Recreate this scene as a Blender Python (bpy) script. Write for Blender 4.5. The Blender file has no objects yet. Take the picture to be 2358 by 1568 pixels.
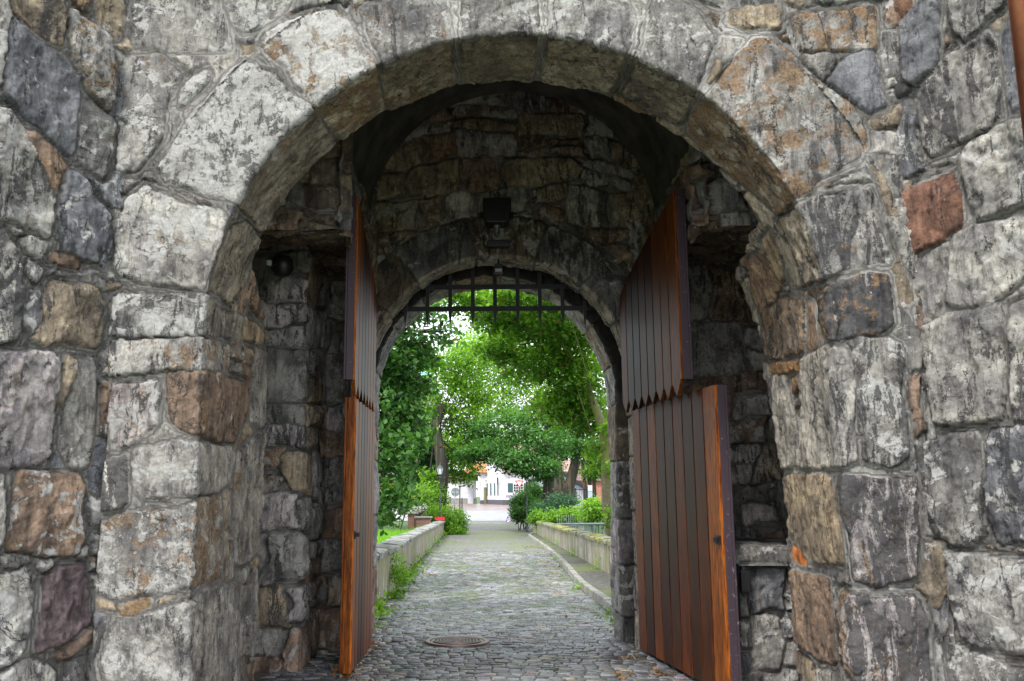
EXPO = 1.35
import bpy, math, random
import numpy as np
from mathutils import Vector, Matrix
random.seed(7); rng = np.random.default_rng(7)
S = bpy.context.scene; COL = S.collection
R = math.radians
# ------------------------------------------------------------------ camera
F, CX, CY = 2050.0, 1060.0, 784.0          # focal length and principal point, in units of a 2358 px wide frame
PITCH, YAW, EYE = R(9.85), R(1.79), np.array([0.0, 0.0, 1.7])
cam_d = bpy.data.cameras.new('camera'); cam = bpy.data.objects.new('camera', cam_d); COL.objects.link(cam)
cam.location = EYE; cam.rotation_euler = (R(90)+PITCH, 0, YAW)
cam_d.lens = 36*F/2358; cam_d.shift_x = (1179-CX)/2358; cam_d.clip_end = 2000; cam_d.clip_start = .05
S.camera = cam
cp, sp, cy_, sy_ = math.cos(PITCH), math.sin(PITCH), math.cos(YAW), math.sin(YAW)
RT = np.array([cy_, sy_, 0.0]); FW = np.array([-sy_*cp, cy_*cp, sp]); UP = np.array([sy_*sp, -cy_*sp, cp])
def proj(P):
    D = P-EYE; z = D@FW
    return np.stack([CX+F*(D@RT)/z, CY-F*(D@UP)/z], -1)
def ray(x, y): return RT*(x-CX)/F-UP*(y-CY)/F+FW
def atY(x, y, Y):
    d = ray(x, y); return EYE+d*(Y-EYE[1])/d[1]
def atZ(x, y, z):
    d = ray(x, y); return EYE+d*(z-EYE[2])/d[2]
# ------------------------------------------------------------------ noise
def _h(ix, iy, iz, s):
    n = (ix*374761393+iy*668265263+iz*2147483647+s*1274126177) & 0xffffffff
    n = ((n ^ (n >> 13))*1274126177) & 0xffffffff
    n = n ^ (n >> 16)
    return (n & 0xffff)/32767.5-1.0
def noise(P, sc=1.0, seed=0):
    Q = P*sc; I = np.floor(Q).astype(np.int64); f = Q-I; w = f*f*f*(f*(f*6-15)+10)
    out = 0
    for dx in (0, 1):
        for dy in (0, 1):
            for dz in (0, 1):
                ww = (w[..., 0] if dx else 1-w[..., 0])*(w[..., 1] if dy else 1-w[..., 1])*(w[..., 2] if dz else 1-w[..., 2])
                out = out+ww*_h(I[..., 0]+dx, I[..., 1]+dy, I[..., 2]+dz, seed)
    return out
def fbm(P, sc, oc=3, seed=0, g=.5):
    a, o, t = 1.0, 0, 0
    for k in range(oc):
        o = o+a*noise(P+k*17.3, sc*2**k, seed+k); t += a; a *= g
    return o/t
# ------------------------------------------------------------------ objects
def tag(o, label=None, cat=None, group=None, kind=None):
    if label: o['label'] = label
    if cat: o['category'] = cat
    if group: o['group'] = group
    if kind: o['kind'] = kind
    return o
def empty(name, loc=(0, 0, 0), rz=0, **k):
    o = bpy.data.objects.new(name, None); COL.objects.link(o); o.location = loc; o.rotation_euler = (0, 0, rz)
    o.empty_display_size = .2
    return tag(o, **k)
def link(name, me, mat, parent=None, **k):
    o = bpy.data.objects.new(name, me); COL.objects.link(o)
    if mat is not None:
        for m in (mat if isinstance(mat, (list, tuple)) else [mat]): me.materials.append(m)
    if parent is not None:
        o.parent = parent
        o.matrix_parent_inverse = Matrix.LocRotScale(parent.location, parent.rotation_euler, None).inverted() if parent.get('_abs') else Matrix()
    return tag(o, **k)
def mesh_np(name, V, Fc, smooth=True):
    """V (n,3); Fc list of arrays (k,3|4) """
    me = bpy.data.meshes.new(name)
    Fs = Fc if isinstance(Fc, list) else [Fc]
    nl = sum(f.size for f in Fs); nf = sum(len(f) for f in Fs)
    me.vertices.add(len(V)); me.vertices.foreach_set('co', np.asarray(V, np.float32).ravel())
    me.loops.add(nl); me.loops.foreach_set('vertex_index', np.concatenate([f.ravel() for f in Fs]).astype(np.int32))
    me.polygons.add(nf)
    tot = np.concatenate([np.full(len(f), f.shape[1]) for f in Fs]); st = np.concatenate([[0], np.cumsum(tot)[:-1]])
    me.polygons.foreach_set('loop_start', st.astype(np.int32)); me.polygons.foreach_set('loop_total', tot.astype(np.int32))
    me.polygons.foreach_set('use_smooth', np.full(nf, smooth))
    me.update(calc_edges=True)
    return me
def attr(me, name, arr):
    a = me.color_attributes.new(name, 'FLOAT_COLOR', 'POINT')
    arr = np.asarray(arr, np.float32)
    if arr.shape[-1] == 3: arr = np.concatenate([arr, np.ones(arr.shape[:-1]+(1,), np.float32)], -1)
    a.data.foreach_set('color', arr.reshape(-1))
class MB:
    def __init__(s): s.v = []; s.f = []; s.c = []; s.n = 0
    def add(s, V, Fs, col=None):
        V = np.asarray(V, float)
        s.v.append(V); s.f += [tuple(i+s.n for i in f) for f in Fs]; s.n += len(V)
        s.c.append(np.tile(col if col is not None else (1, 1, 1), (len(V), 1)))
        return s
    def box(s, a, b, col=None, T=None):
        (x0, y0, z0), (x1, y1, z1) = a, b
        V = np.array([(x0, y0, z0), (x1, y0, z0), (x1, y1, z0), (x0, y1, z0), (x0, y0, z1), (x1, y0, z1), (x1, y1, z1), (x0, y1, z1)], float)
        if T is not None: V = T(V)
        return s.add(V, [(0, 3, 2, 1), (4, 5, 6, 7), (0, 1, 5, 4), (1, 2, 6, 5), (2, 3, 7, 6), (3, 0, 4, 7)], col)
    def prism(s, poly, y0, y1, axis='y', col=None):
        n = len(poly); V = []
        for t in (y0, y1):
            for (a, b) in poly: V.append({'y': (a, t, b), 'x': (t, a, b), 'z': (a, b, t)}[axis])
        Fs = [tuple(range(n-1, -1, -1)), tuple(range(n, 2*n))]+[(i, (i+1) % n, n+(i+1) % n, n+i) for i in range(n)]
        if axis == 'y': Fs = [f[::-1] for f in Fs]
        return s.add(V, Fs, col)
    def tube(s, pts, rad, n=8, col=None, cap=True):
        pts = [np.array(p, float) for p in pts]
        if not hasattr(rad, '__len__'): rad = [rad]*len(pts)
        V = []; 
        for i, p in enumerate(pts):
            d = pts[min(i+1, len(pts)-1)]-pts[max(i-1, 0)]; d /= np.linalg.norm(d)+1e-9
            a = np.cross(d, (0.0, 0.0, 1.0) if abs(d[2]) < .9 else (1.0, 0.0, 0.0)); a /= np.linalg.norm(a); b = np.cross(d, a)
            if i and np.dot(a, pa) < 0: a, b = -a, -b
            pa = a
            for k in range(n):
                t = 2*math.pi*k/n; V.append(p+rad[i]*(math.cos(t)*a+math.sin(t)*b))
        Fs = [(i*n+k, i*n+(k+1) % n, (i+1)*n+(k+1) % n, (i+1)*n+k) for i in range(len(pts)-1) for k in range(n)]
        if cap: Fs += [tuple(range(n-1, -1, -1)), tuple(range((len(pts)-1)*n, len(pts)*n))]
        return s.add(V, Fs, col)
    def lathe(s, prof, c=(0, 0, 0), n=16, col=None):
        V = [(c[0]+r*math.cos(2*math.pi*k/n), c[1]+r*math.sin(2*math.pi*k/n), c[2]+z) for (r, z) in prof for k in range(n)]
        Fs = [(i*n+k, i*n+(k+1) % n, (i+1)*n+(k+1) % n, (i+1)*n+k) for i in range(len(prof)-1) for k in range(n)]
        Fs += [tuple(range(n-1, -1, -1)), tuple(range((len(prof)-1)*n, len(prof)*n))]
        return s.add(V, Fs, col)
    def build(s, name, mat, parent=None, smooth=False, bevel=0, colors=False, **k):
        V = np.concatenate(s.v)
        me = bpy.data.meshes.new(name); me.from_pydata(V.tolist(), [], s.f); me.update()
        if smooth: me.polygons.foreach_set('use_smooth', np.ones(len(me.polygons), bool))
        if colors: attr(me, 'tint', np.concatenate(s.c))
        o = link(name, me, mat, parent, **k)
        if bevel:
            m = o.modifiers.new('bevel', 'BEVEL'); m.width = bevel; m.segments = 2; m.limit_method = 'ANGLE'
        return o
# ------------------------------------------------------------------ node materials
class NT:
    def __init__(s, name):
        s.m = bpy.data.materials.new(name); s.m.use_nodes = True; s.t = s.m.node_tree; s.t.nodes.clear()
        s.out = s.n('ShaderNodeOutputMaterial')
    def n(s, typ, ins=None, **pr):
        nd = s.t.nodes.new(typ)
        for k, v in pr.items(): setattr(nd, k, v)
        for k, v in (ins or {}).items():
            sk = nd.inputs[k]
            if isinstance(v, bpy.types.NodeSocket): s.t.links.new(v, sk)
            else: sk.default_value = v
        return nd
    def noise(s, vec, scale, detail=4, rough=.55, dist=0, out='Fac'):
        return s.n('ShaderNodeTexNoise', {'Vector': vec, 'Scale': scale, 'Detail': detail, 'Roughness': rough, 'Distortion': dist}).outputs[out]
    def mth(s, op, a, b=0.0, c=0.0):
        nd = s.n('ShaderNodeMath', operation=op)
        for i, v in enumerate((a, b, c)):
            if isinstance(v, bpy.types.NodeSocket): s.t.links.new(v, nd.inputs[i])
            else: nd.inputs[i].default_value = v
        return nd.outputs[0]
    def ramp(s, v, lo, hi, a=0.0, b=1.0):
        return s.n('ShaderNodeMapRange', {'Value': v, 'From Min': lo, 'From Max': hi, 'To Min': a, 'To Max': b}, interpolation_type='SMOOTHSTEP').outputs[0]
    def mix(s, f, a, b, mode='MIX'):
        nd = s.n('ShaderNodeMix', data_type='RGBA', blend_type=mode)
        for k, v in ((0, f), (6, a), (7, b)):
            if isinstance(v, bpy.types.NodeSocket): s.t.links.new(v, nd.inputs[k])
            else: nd.inputs[k].default_value = (*v, 1) if isinstance(v, tuple) and len(v) == 3 else v
        return nd.outputs[2]
    def vadd(s, a, b, op='ADD'):
        nd = s.n('ShaderNodeVectorMath', operation=op)
        for i, v in enumerate((a, b)):
            if isinstance(v, bpy.types.NodeSocket): s.t.links.new(v, nd.inputs[i])
            else: nd.inputs[i].default_value = v
        return nd.outputs[0]
    def bump(s, h, strength, dist, nrm=None):
        i = {'Height': h, 'Strength': strength, 'Distance': dist}
        if nrm is not None: i['Normal'] = nrm
        return s.n('ShaderNodeBump', i).outputs[0]
    def done(s, col, rough=.8, nrm=None, **k):
        i = {'Base Color': col if isinstance(col, bpy.types.NodeSocket) else (*col, 1), 'Roughness': rough}
        if nrm is not None: i['Normal'] = nrm
        i.update(k)
        p = s.n('ShaderNodeBsdfPrincipled', i); s.t.links.new(p.outputs[0], s.out.inputs[0]); return s.m
    def pos(s): return s.n('ShaderNodeTexCoord').outputs['Object']
    def att(s, name): return s.n('ShaderNodeAttribute', attribute_name=name)
def sep(t, c):
    nd = t.n('ShaderNodeSeparateColor', {0: c}); return nd.outputs
def simple(name, col, rough=.6, metal=0.0, var=.15, sc=8, bump=0.0):
    t = NT(name); p = t.pos(); n = t.noise(p, sc, 5, .6)
    c = t.mix(t.ramp(n, .3, .7), tuple(x*(1-var) for x in col), tuple(min(1, x*(1+var)) for x in col))
    nr = t.bump(t.noise(p, sc*8, 4, .7), .5, bump) if bump else None
    k = {'Metallic': metal}
    return t.done(c, rough, nr, **k)
def stone_mat():
    """tint = colour of each block; par = (lichen, dark crust, ochre stain, random); msk = (block or mortar, mortar paleness, edge, 0)"""
    t = NT('weathered_stone'); P = t.pos()
    tint = t.att('tint').outputs['Color']; par = sep(t, t.att('par').outputs['Color']); msk = sep(t, t.att('msk').outputs['Color'])
    alpha = t.att('par').outputs['Alpha']
    off = t.n('ShaderNodeCombineXYZ', {0: t.mth('MULTIPLY', alpha, 37.0), 1: t.mth('MULTIPLY', alpha, 91.0), 2: t.mth('MULTIPLY', alpha, 13.0)}).outputs[0]
    Q = t.vadd(P, off)
    # slight streaking, different for every block
    big = t.noise(Q, 3.2, 5, .6, .6); mid = t.n('ShaderNodeMix', {0: t.ramp(t.mth('FRACT', t.mth('MULTIPLY', alpha, 7.3)), .2, .8), 2: t.noise(Q, 6, 9, .58, .9), 3: t.noise(Q, 15, 8, .74, .3)}, data_type='FLOAT').outputs[0]; fine = t.noise(Q, 55, 6, .75); grit = t.noise(P, 190, 3, .7)
    Qs = t.n('ShaderNodeMapping', {'Vector': Q, 'Scale': (9, 9, 2.2)}).outputs[0]; streak = t.noise(Qs, 1.6, 8, .75, .5)
    c = t.mix(t.ramp(big, .3, .7), t.mix(1.0, tint, (.52, .52, .55), 'MULTIPLY'), t.mix(1.0, tint, (1.5, 1.48, 1.4), 'MULTIPLY'))
    c = t.mix(t.ramp(streak, .44, .6, 0, .85), c, t.mix(1.0, c, (.42, .41, .42), 'MULTIPLY'))
    c = t.mix(t.ramp(fine, .4, .6, 0, .45), t.mix(1.0, c, (1.15, 1.15, 1.15), 'MULTIPLY'), t.mix(1.0, c, (.62, .62, .62), 'MULTIPLY'))
    # ochre and rust stains
    on = t.noise(t.vadd(Q, (5.1, 2.2, 7.7)), 5.5, 7, .65, .8)
    of = t.ramp(t.mth('ADD', on, t.mth('MULTIPLY', par[2], .36)), .70, .80)
    c = t.mix(t.mth('MULTIPLY', of, .8), c, t.mix(t.ramp(fine, .4, .6), (.31, .20, .10), (.17, .095, .045)))
    # pale crust lichen with crisp broken edges
    ln = t.mth('ADD', t.mth('MULTIPLY', mid, .76), t.mth('MULTIPLY', t.noise(t.vadd(Q, (9., 1., 3.)), 26, 8, .78, .3), .24))
    ls = t.mth('ADD', t.mth('ADD', ln, t.mth('MULTIPLY', t.mth('SUBTRACT', big, .5), .35)), t.mth('MULTIPLY', par[0], .2))
    lf = t.ramp(ls, .628, .65)
    lcol = t.mix(t.ramp(fine, .3, .7), (.38, .372, .35), (.62, .612, .585))
    c = t.mix(t.mth('MULTIPLY', lf, .88), c, lcol)
    # dark crust
    dn = t.mth('ADD', t.mth('MULTIPLY', t.noise(t.vadd(Qs, (3.3, 8.1, .4)), .9, 9, .7, .8), .78), t.mth('MULTIPLY', fine, .22))
    df = t.ramp(t.mth('ADD', dn, t.mth('MULTIPLY', par[1], .17)), .60, .635)
    c = t.mix(t.mth('MULTIPLY', df, .82), c, (.035, .034, .037)); c = t.mix(t.ramp(t.noise(P, 1.7, 5, .6), .5, .68, 0, .55), c, t.mix(1.0, c, (.52, .50, .48), 'MULTIPLY'))
    # hairline cracks
    cn = t.noise(t.vadd(Q, (1.7, 4.4, 6.1)), 2.6, 7, .62, .9); ck = t.ramp(t.mth('ABSOLUTE', t.mth('SUBTRACT', cn, .5)), .002, .007, 1, 0)
    ck = t.mth('MULTIPLY', ck, t.ramp(t.noise(Q, 2.1, 2), .5, .56)); c = t.mix(t.mth('MULTIPLY', ck, .8), c, (.02, .02, .02))
    # mortar
    mc = t.mix(msk[1], (.215, .205, .185), (.66, .64, .60))
    mc = t.mix(t.ramp(t.noise(P, 14, 7, .7), .35, .7), t.mix(1.0, mc, (.66, .65, .64), 'MULTIPLY'), mc)
    mc = t.mix(t.ramp(grit, .5, .75, 0, .5), mc, t.mix(1.0, mc, (.5, .48, .46), 'MULTIPLY'))
    sf = t.ramp(t.mth('ADD', msk[0], t.mth('MULTIPLY', t.mth('SUBTRACT', t.noise(P, 40, 5, .7), .5), .5)), .42, .58)
    c = t.mix(sf, mc, c)
    # grime in the joints, and their shadow lines painted into the colour
    c = t.mix(t.mth('MULTIPLY', msk[2], t.ramp(t.noise(P, 7, 6, .7), .3, .5, .3, .95)), c, (.03, .028, .026))
    hsum = t.mth('ADD', t.mth('MULTIPLY', mid, .7), t.mth('ADD', t.mth('MULTIPLY', fine, .5), t.mth('MULTIPLY', grit, .2)))
    hsum = t.mth('ADD', hsum, t.mth('MULTIPLY', lf, .10))
    hsum = t.mth('ADD', hsum, t.mth('MULTIPLY', streak, .6)); hsum = t.mth('SUBTRACT', hsum, t.mth('MULTIPLY', ck, .5)); hsum = t.mth('SUBTRACT', hsum, t.mth('MULTIPLY', df, .12))
    nr = t.bump(hsum, 1.0, .036)
    return t.done(c, t.ramp(fine, .3, .7, .68, .95), nr)
M = {}
M['stone'] = stone_mat()
M['plaster'] = simple('sooty_plaster', (.075, .072, .065), .95, var=.5, sc=3, bump=.01)
M['coarse_stone'] = simple('coarse_stone', (.2, .19, .175), .95, var=.5, sc=2.5, bump=.05)
M['iron'] = simple('black_iron', (.018, .018, .02), .55, .4, .3, 20, .002)
M['black_plastic'] = simple('black_plastic', (.012, .012, .013), .4)
M['grey_metal'] = simple('grey_metal', (.22, .25, .26), .45, .5)
M['post_green'] = simple('dark_green_grey_paint', (.045, .06, .06), .45)
M['glass'] = simple('milky_glass', (.55, .6, .62), .15)
M['copper'] = simple('copper_pipe', (.34, .13, .075), .38, .8, .25, 5, .001)
# ------------------------------------------------------------------ stone surfaces
def chaikin(p, r=.07, it=1):
    for _ in range(it):
        q = np.roll(p, -1, 0); p = np.stack([p*(1-r)+q*r, p*r+q*(1-r)], 1).reshape(-1, 2)
    return p
def poly_sdf(X, Y, P):
    d = np.full(X.shape, 1e9); ins = np.zeros(X.shape, bool)
    n = len(P)
    for i in range(n):
        a, b = P[i], P[(i+1) % n]; e = b-a; L = e@e+1e-12
        t = np.clip(((X-a[0])*e[0]+(Y-a[1])*e[1])/L, 0, 1)
        dx, dy = X-a[0]-t*e[0], Y-a[1]-t*e[1]
        d = np.minimum(d, dx*dx+dy*dy)
        c = ((a[1] > Y) != (b[1] > Y)) & (X < (b[0]-a[0])*(Y-a[1])/((b[1]-a[1]) if abs(b[1]-a[1]) > 1e-9 else 1e-9)+a[0])
        ins ^= c
    d = np.sqrt(d); return np.where(ins, d, -d)
TINTS = {'g': (.235, .228, .215), 'l': (.35, .338, .312), 'b': (.17, .175, .19), 'd': (.085, .083, .085), 't': (.30, .245, .175),
         'r': (.175, .088, .058), 'w': (.235, .165, .12), 'p': (.135, .10, .105), 'k': (.36, .33, .325), 'o': (.42, .20, .06), 'u': (.17, .13, .10), 'O': (.55, .16, .02)}
def sty(code, lichen=0., dark=0., ochre=0., h=1.0):
    return dict(c=TINTS[code], l=lichen, d=dark, o=ochre, h=h)
def rubble(u0, u1, v0, v1, sw=(.28, .62), sh=(.2, .42), gap=.03, rs=None, pal='gglbtwd', li=(0, .5), da=(0, .5), oc=(0, .35), wavy=.05, jj=1.5):
    rs = rs or random.Random(3); out = []; v = v0
    wv = lambda uu, vv: wavy*(math.sin(uu*1.9+vv*2.3+ph)+.6*math.sin(uu*4.1-vv*1.7+ph*2))
    ph = rs.uniform(0, 6)
    while v < v1:
        h = rs.uniform(*sh); u = u0-rs.uniform(0, sw[1])
        while u < u1:
            w = rs.uniform(*sw)
            if rs.random() < .3: parts = [(v, v+h*.48), (v+h*.5, v+h)]
            else: parts = [(v, v+h)]
            for (a, b) in parts:
                j = lambda s=.035: rs.uniform(-s, s)*jj
                g = gap/2
                P = [(u+g+j(), a+g+j()*.7), (u+w*.5, a+g+j()*.7), (u+w-g+j(), a+g+j()*.7), (u+w-g+j()*.8, (a+b)/2), (u+w-g+j(), b-g+j()*.7), (u+w*.5+j(), b-g+j()*.7), (u+g+j(), b-g+j()*.7), (u+g+j()*.8, (a+b)/2)]
                s = sty(rs.choice(pal), rs.uniform(*li), rs.uniform(*da), rs.uniform(*oc), rs.uniform(.6, 1.3))
                out.append((np.array([(x_+wv(y_, x_)*.6, y_+wv(x_, y_)) for (x_, y_) in P]), s))
            u += w
        v += h
    return out
def inv_surface(pos, U, V, polys):
    """photo outlines -> surface coordinates"""
    UU, VV = np.meshgrid(U, V, indexing='ij'); P = pos(UU, VV); px = proj(P)
    bad = ((P-EYE)@FW) < .5; px[bad] = 1e7
    flat = px.reshape(-1, 2); uf, vf = UU.ravel(), VV.ravel(); out = []
    for (pl, s) in polys:
        q = []; far = 0
        for (x, y) in pl:
            d2 = ((flat-(x, y))**2).sum(1); k = int(d2.argmin()); u, v = uf[k], vf[k]
            for _ in range(3):
                e = 1e-3
                p0 = proj(pos(np.array([u]), np.array([v])))[0]; pu = proj(pos(np.array([u+e]), np.array([v])))[0]; pv = proj(pos(np.array([u]), np.array([v+e])))[0]
                J = np.stack([(pu-p0)/e, (pv-p0)/e], 1)
                if abs(np.linalg.det(J)) < 1e-3: break
                st = np.linalg.solve(J, np.array([x, y])-p0); st = np.clip(st, -.04, .04); u += st[0]; v += st[1]
            p0 = proj(pos(np.array([u]), np.array([v])))[0]
            if np.hypot(*(p0-(x, y))) > 14: far += 1
            q.append((u, v))
        if far <= len(pl)*.25: out.append((np.array(q), s))
    return out
def stone_surf(name, U, V, pos, traced, auto, parent, mat=None, H=.045, bevel=.03, dome=.02, rough=.012, sign=1, mask=None, pale=None, grime_shade=.7, gap=.03, tone=None, label=None, warp=.012):
    UU, VV = np.meshgrid(U, V, indexing='ij'); P = pos(UU, VV)
    gu = np.gradient(P, axis=0); gv = np.gradient(P, axis=1); N = np.cross(gu, gv); N /= np.linalg.norm(N, axis=-1, keepdims=True)+1e-12; N *= sign
    w1 = fbm(P, 5.0, 3, 11)*warp*1.7+fbm(P, 24, 3, 5)*warp*1.0; w2 = fbm(P+31, 5.0, 3, 12)*warp*1.7+fbm(P+9, 24, 3, 6)*warp*1.0
    X, Y = UU+w1, VV+w2
    D = np.full(UU.shape, -1.0); ID = np.full(UU.shape, -1)
    styles = []
    def lay(polys, D, ID):
        for (pl, s) in polys:
            pl = chaikin(pl); lo = pl.min(0)-.09; hi = pl.max(0)+.09
            i0, i1 = np.searchsorted(U, lo[0]), np.searchsorted(U, hi[0]); j0, j1 = np.searchsorted(V, lo[1]), np.searchsorted(V, hi[1])
            if i1 <= i0 or j1 <= j0: continue
            d = poly_sdf(X[i0:i1, j0:j1], Y[i0:i1, j0:j1], pl)
            sl = (slice(i0, i1), slice(j0, j1)); m = d > D[sl]
            D[sl] = np.where(m, d, D[sl]); styles.append(s); ID[sl] = np.where(m, len(styles)-1, ID[sl])
        return D, ID
    D, ID = lay(traced, D, ID)
    if auto:
        D2, ID2 = lay(auto, np.full(UU.shape, -1.0), np.full(UU.shape, -1))
        D2 = np.minimum(D2, -D-gap)
        m = D2 > D; D = np.where(m, D2, D); ID = np.where(m, ID2, ID)
    k = np.clip(ID, 0, None)
    if not styles: styles.append(sty('g'))
    T = np.array([s['c'] for s in styles])[k]; PR = np.array([(s['l'], s['d'], s['o'], (i*.37) % 1.0) for i, s in enumerate(styles)])[k]; HH = np.array([s['h'] for s in styles])[k]
    rsd = np.array([(math.sin(i*12.9)*43.7) % 1 for i in range(len(styles))])[k]; tv = np.array([(math.sin(i*7.1+2)*91.7) % 1 for i in range(len(styles))])[k]
    D = np.where(D > -.5, D+.008, D); t = np.clip(D/bevel, 0, 1); prof = 1-(1-t)**3
    Po = P+rsd[..., None]*19
    rg = 1-np.abs(fbm(Po, 4.2, 4, 21))*2                      # broken, ledge-like relief
    st_ = fbm(Po*np.array([1, 1, .45]), 3.4, 5, 23, .62)*3.0; led = (st_-np.floor(st_)); led = np.floor(st_)+np.clip((led-.5)*9+.5, 0, 1)   # broken ledges
    h = prof*(H*HH+dome*(1-np.exp(-np.clip(D, 0, 1)/.07))*HH+rough*HH*(fbm(Po, 7, 4, 3, .65)*1.5+rg*.7-.5+led*.85)+rough*.45*fbm(P, 40, 3, 8, .65))
    lean = ((rsd-.5)*noise(P*0+rsd[..., None]*50, 1, 4)) # tilt of each face
    h += prof*(rsd-.5)*.012
    mort = (1-prof)*(.006*fbm(P, 9, 4, 31)+.003*fbm(P, 50, 2, 33)+.012*np.exp(-((D+.03)/.02)**2)*0)
    crack = np.exp(-((D-.001)/.0085)**2)*np.clip(noise(P, 3.2, 77)*2.2+.5, 0, 1)
    h = h+mort-.024*crack
    h += .012*fbm(P, 1.3, 3, 41); h -= .010*prof*np.exp(-(fbm(Po, 2.6, 4, 88)/.012)**2)*(rsd > .35)
    P = P+N*h[..., None]
    if tone is not None: T = tone(T, PR, UU, VV, P)
    T = T*(.92+.42*tv[..., None])
    sm = np.clip(.5+D/.012, 0, 1)
    pl_ = np.clip(.28+.25*fbm(P, 1.1, 3, 51), 0, 1)
    if pale:
        px = proj(P)
        for (x, y, r, a) in pale: pl_ = np.maximum(pl_, a*np.exp(-(((px[..., 0]-x)**2+(px[..., 1]-y)**2)/r**2)))
    edge = np.clip(crack, 0, 1)*grime_shade  # joint grime plus painted crevice shadow, passed on as a mask
    MK = np.stack([sm, pl_, edge, np.zeros_like(sm)], -1)
    nu, nv = UU.shape
    idx = np.arange(nu*nv).reshape(nu, nv)
    q = np.stack([idx[:-1, :-1], idx[1:, :-1], idx[1:, 1:], idx[:-1, 1:]], -1).reshape(-1, 4)
    if sign < 0: q = q[:, ::-1]
    Vv = P.reshape(-1, 3); A = [T.reshape(-1, 3), PR.reshape(-1, 4), MK.reshape(-1, 4)]
    if mask is not None:
        mk = mask(UU, VV).ravel(); q = q[mk[q].all(1)]
        used = np.unique(q); rem = np.full(nu*nv, -1); rem[used] = np.arange(len(used)); q = rem[q]; Vv = Vv[used]; A = [a[used] for a in A]
    me = mesh_np(name, Vv, q)
    for nm, a in zip(('tint', 'par', 'msk'), A): attr(me, nm, a)
    o = link(name, me, mat or M['stone'], parent)
    if label: o['label'] = label
    return o
def lines(*segs):
    """(a, b, step), ... -> sorted coordinates"""
    out = []
    for (a, b, s) in segs: out.append(np.arange(a, b-s*.5, s))
    out.append([segs[-1][1]]); return np.concatenate(out)
def plan_path(pts):
    pts = np.array(pts, float); L = np.concatenate([[0], np.cumsum(np.hypot(*np.diff(pts, axis=0).T))])
    def pos(u, v):
        x = np.interp(u, L, pts[:, 0]); y = np.interp(u, L, pts[:, 1])
        if np.any(u < 0) : 
            d = (pts[1]-pts[0])/L[1]; x = np.where(u < 0, pts[0, 0]+d[0]*u, x); y = np.where(u < 0, pts[0, 1]+d[1]*u, y)
        if np.any(u > L[-1]):
            d = (pts[-1]-pts[-2])/(L[-1]-L[-2]); x = np.where(u > L[-1], pts[-1, 0]+d[0]*(u-L[-1]), x); y = np.where(u > L[-1], pts[-1, 1]+d[1]*(u-L[-1]), y)
        return np.stack([x, y, v+0*u], -1)
    return pos, L
def ring(cx, cz, r, Y0, D, zb=-.15, rad=.03):
    L1 = cz-zb; L2 = math.pi*r; TOT = 2*L1+L2
    def pos(u, v):
        u = np.asarray(u, float); v = np.asarray(v, float)+0*u
        a = np.clip((u-L1)/r, 0, math.pi); ang = math.pi-a
        nx, nz = np.cos(ang), np.sin(ang)
        bx = cx+r*nx; bz = cz+r*nz+np.where(u < L1, u-L1, 0)+np.where(u > L1+L2, L1+L2-u, 0)
        Dd = D(u, bz, bx)
        t = np.clip((v+rad)/(2*rad), 0, 1)*math.pi/2
        o = np.where(v < -rad, -v, np.where(v < rad, rad*(1-np.sin(t)), 0))+np.clip(v-Dd, 0, None)
        y = np.where(v < -rad, 0, np.where(v < rad, rad*(1-np.cos(t)), np.minimum(v, Dd)))
        return np.stack([bx+nx*o, Y0+y, bz+nz*o], -1)
    return pos, L1, L2, TOT
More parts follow.
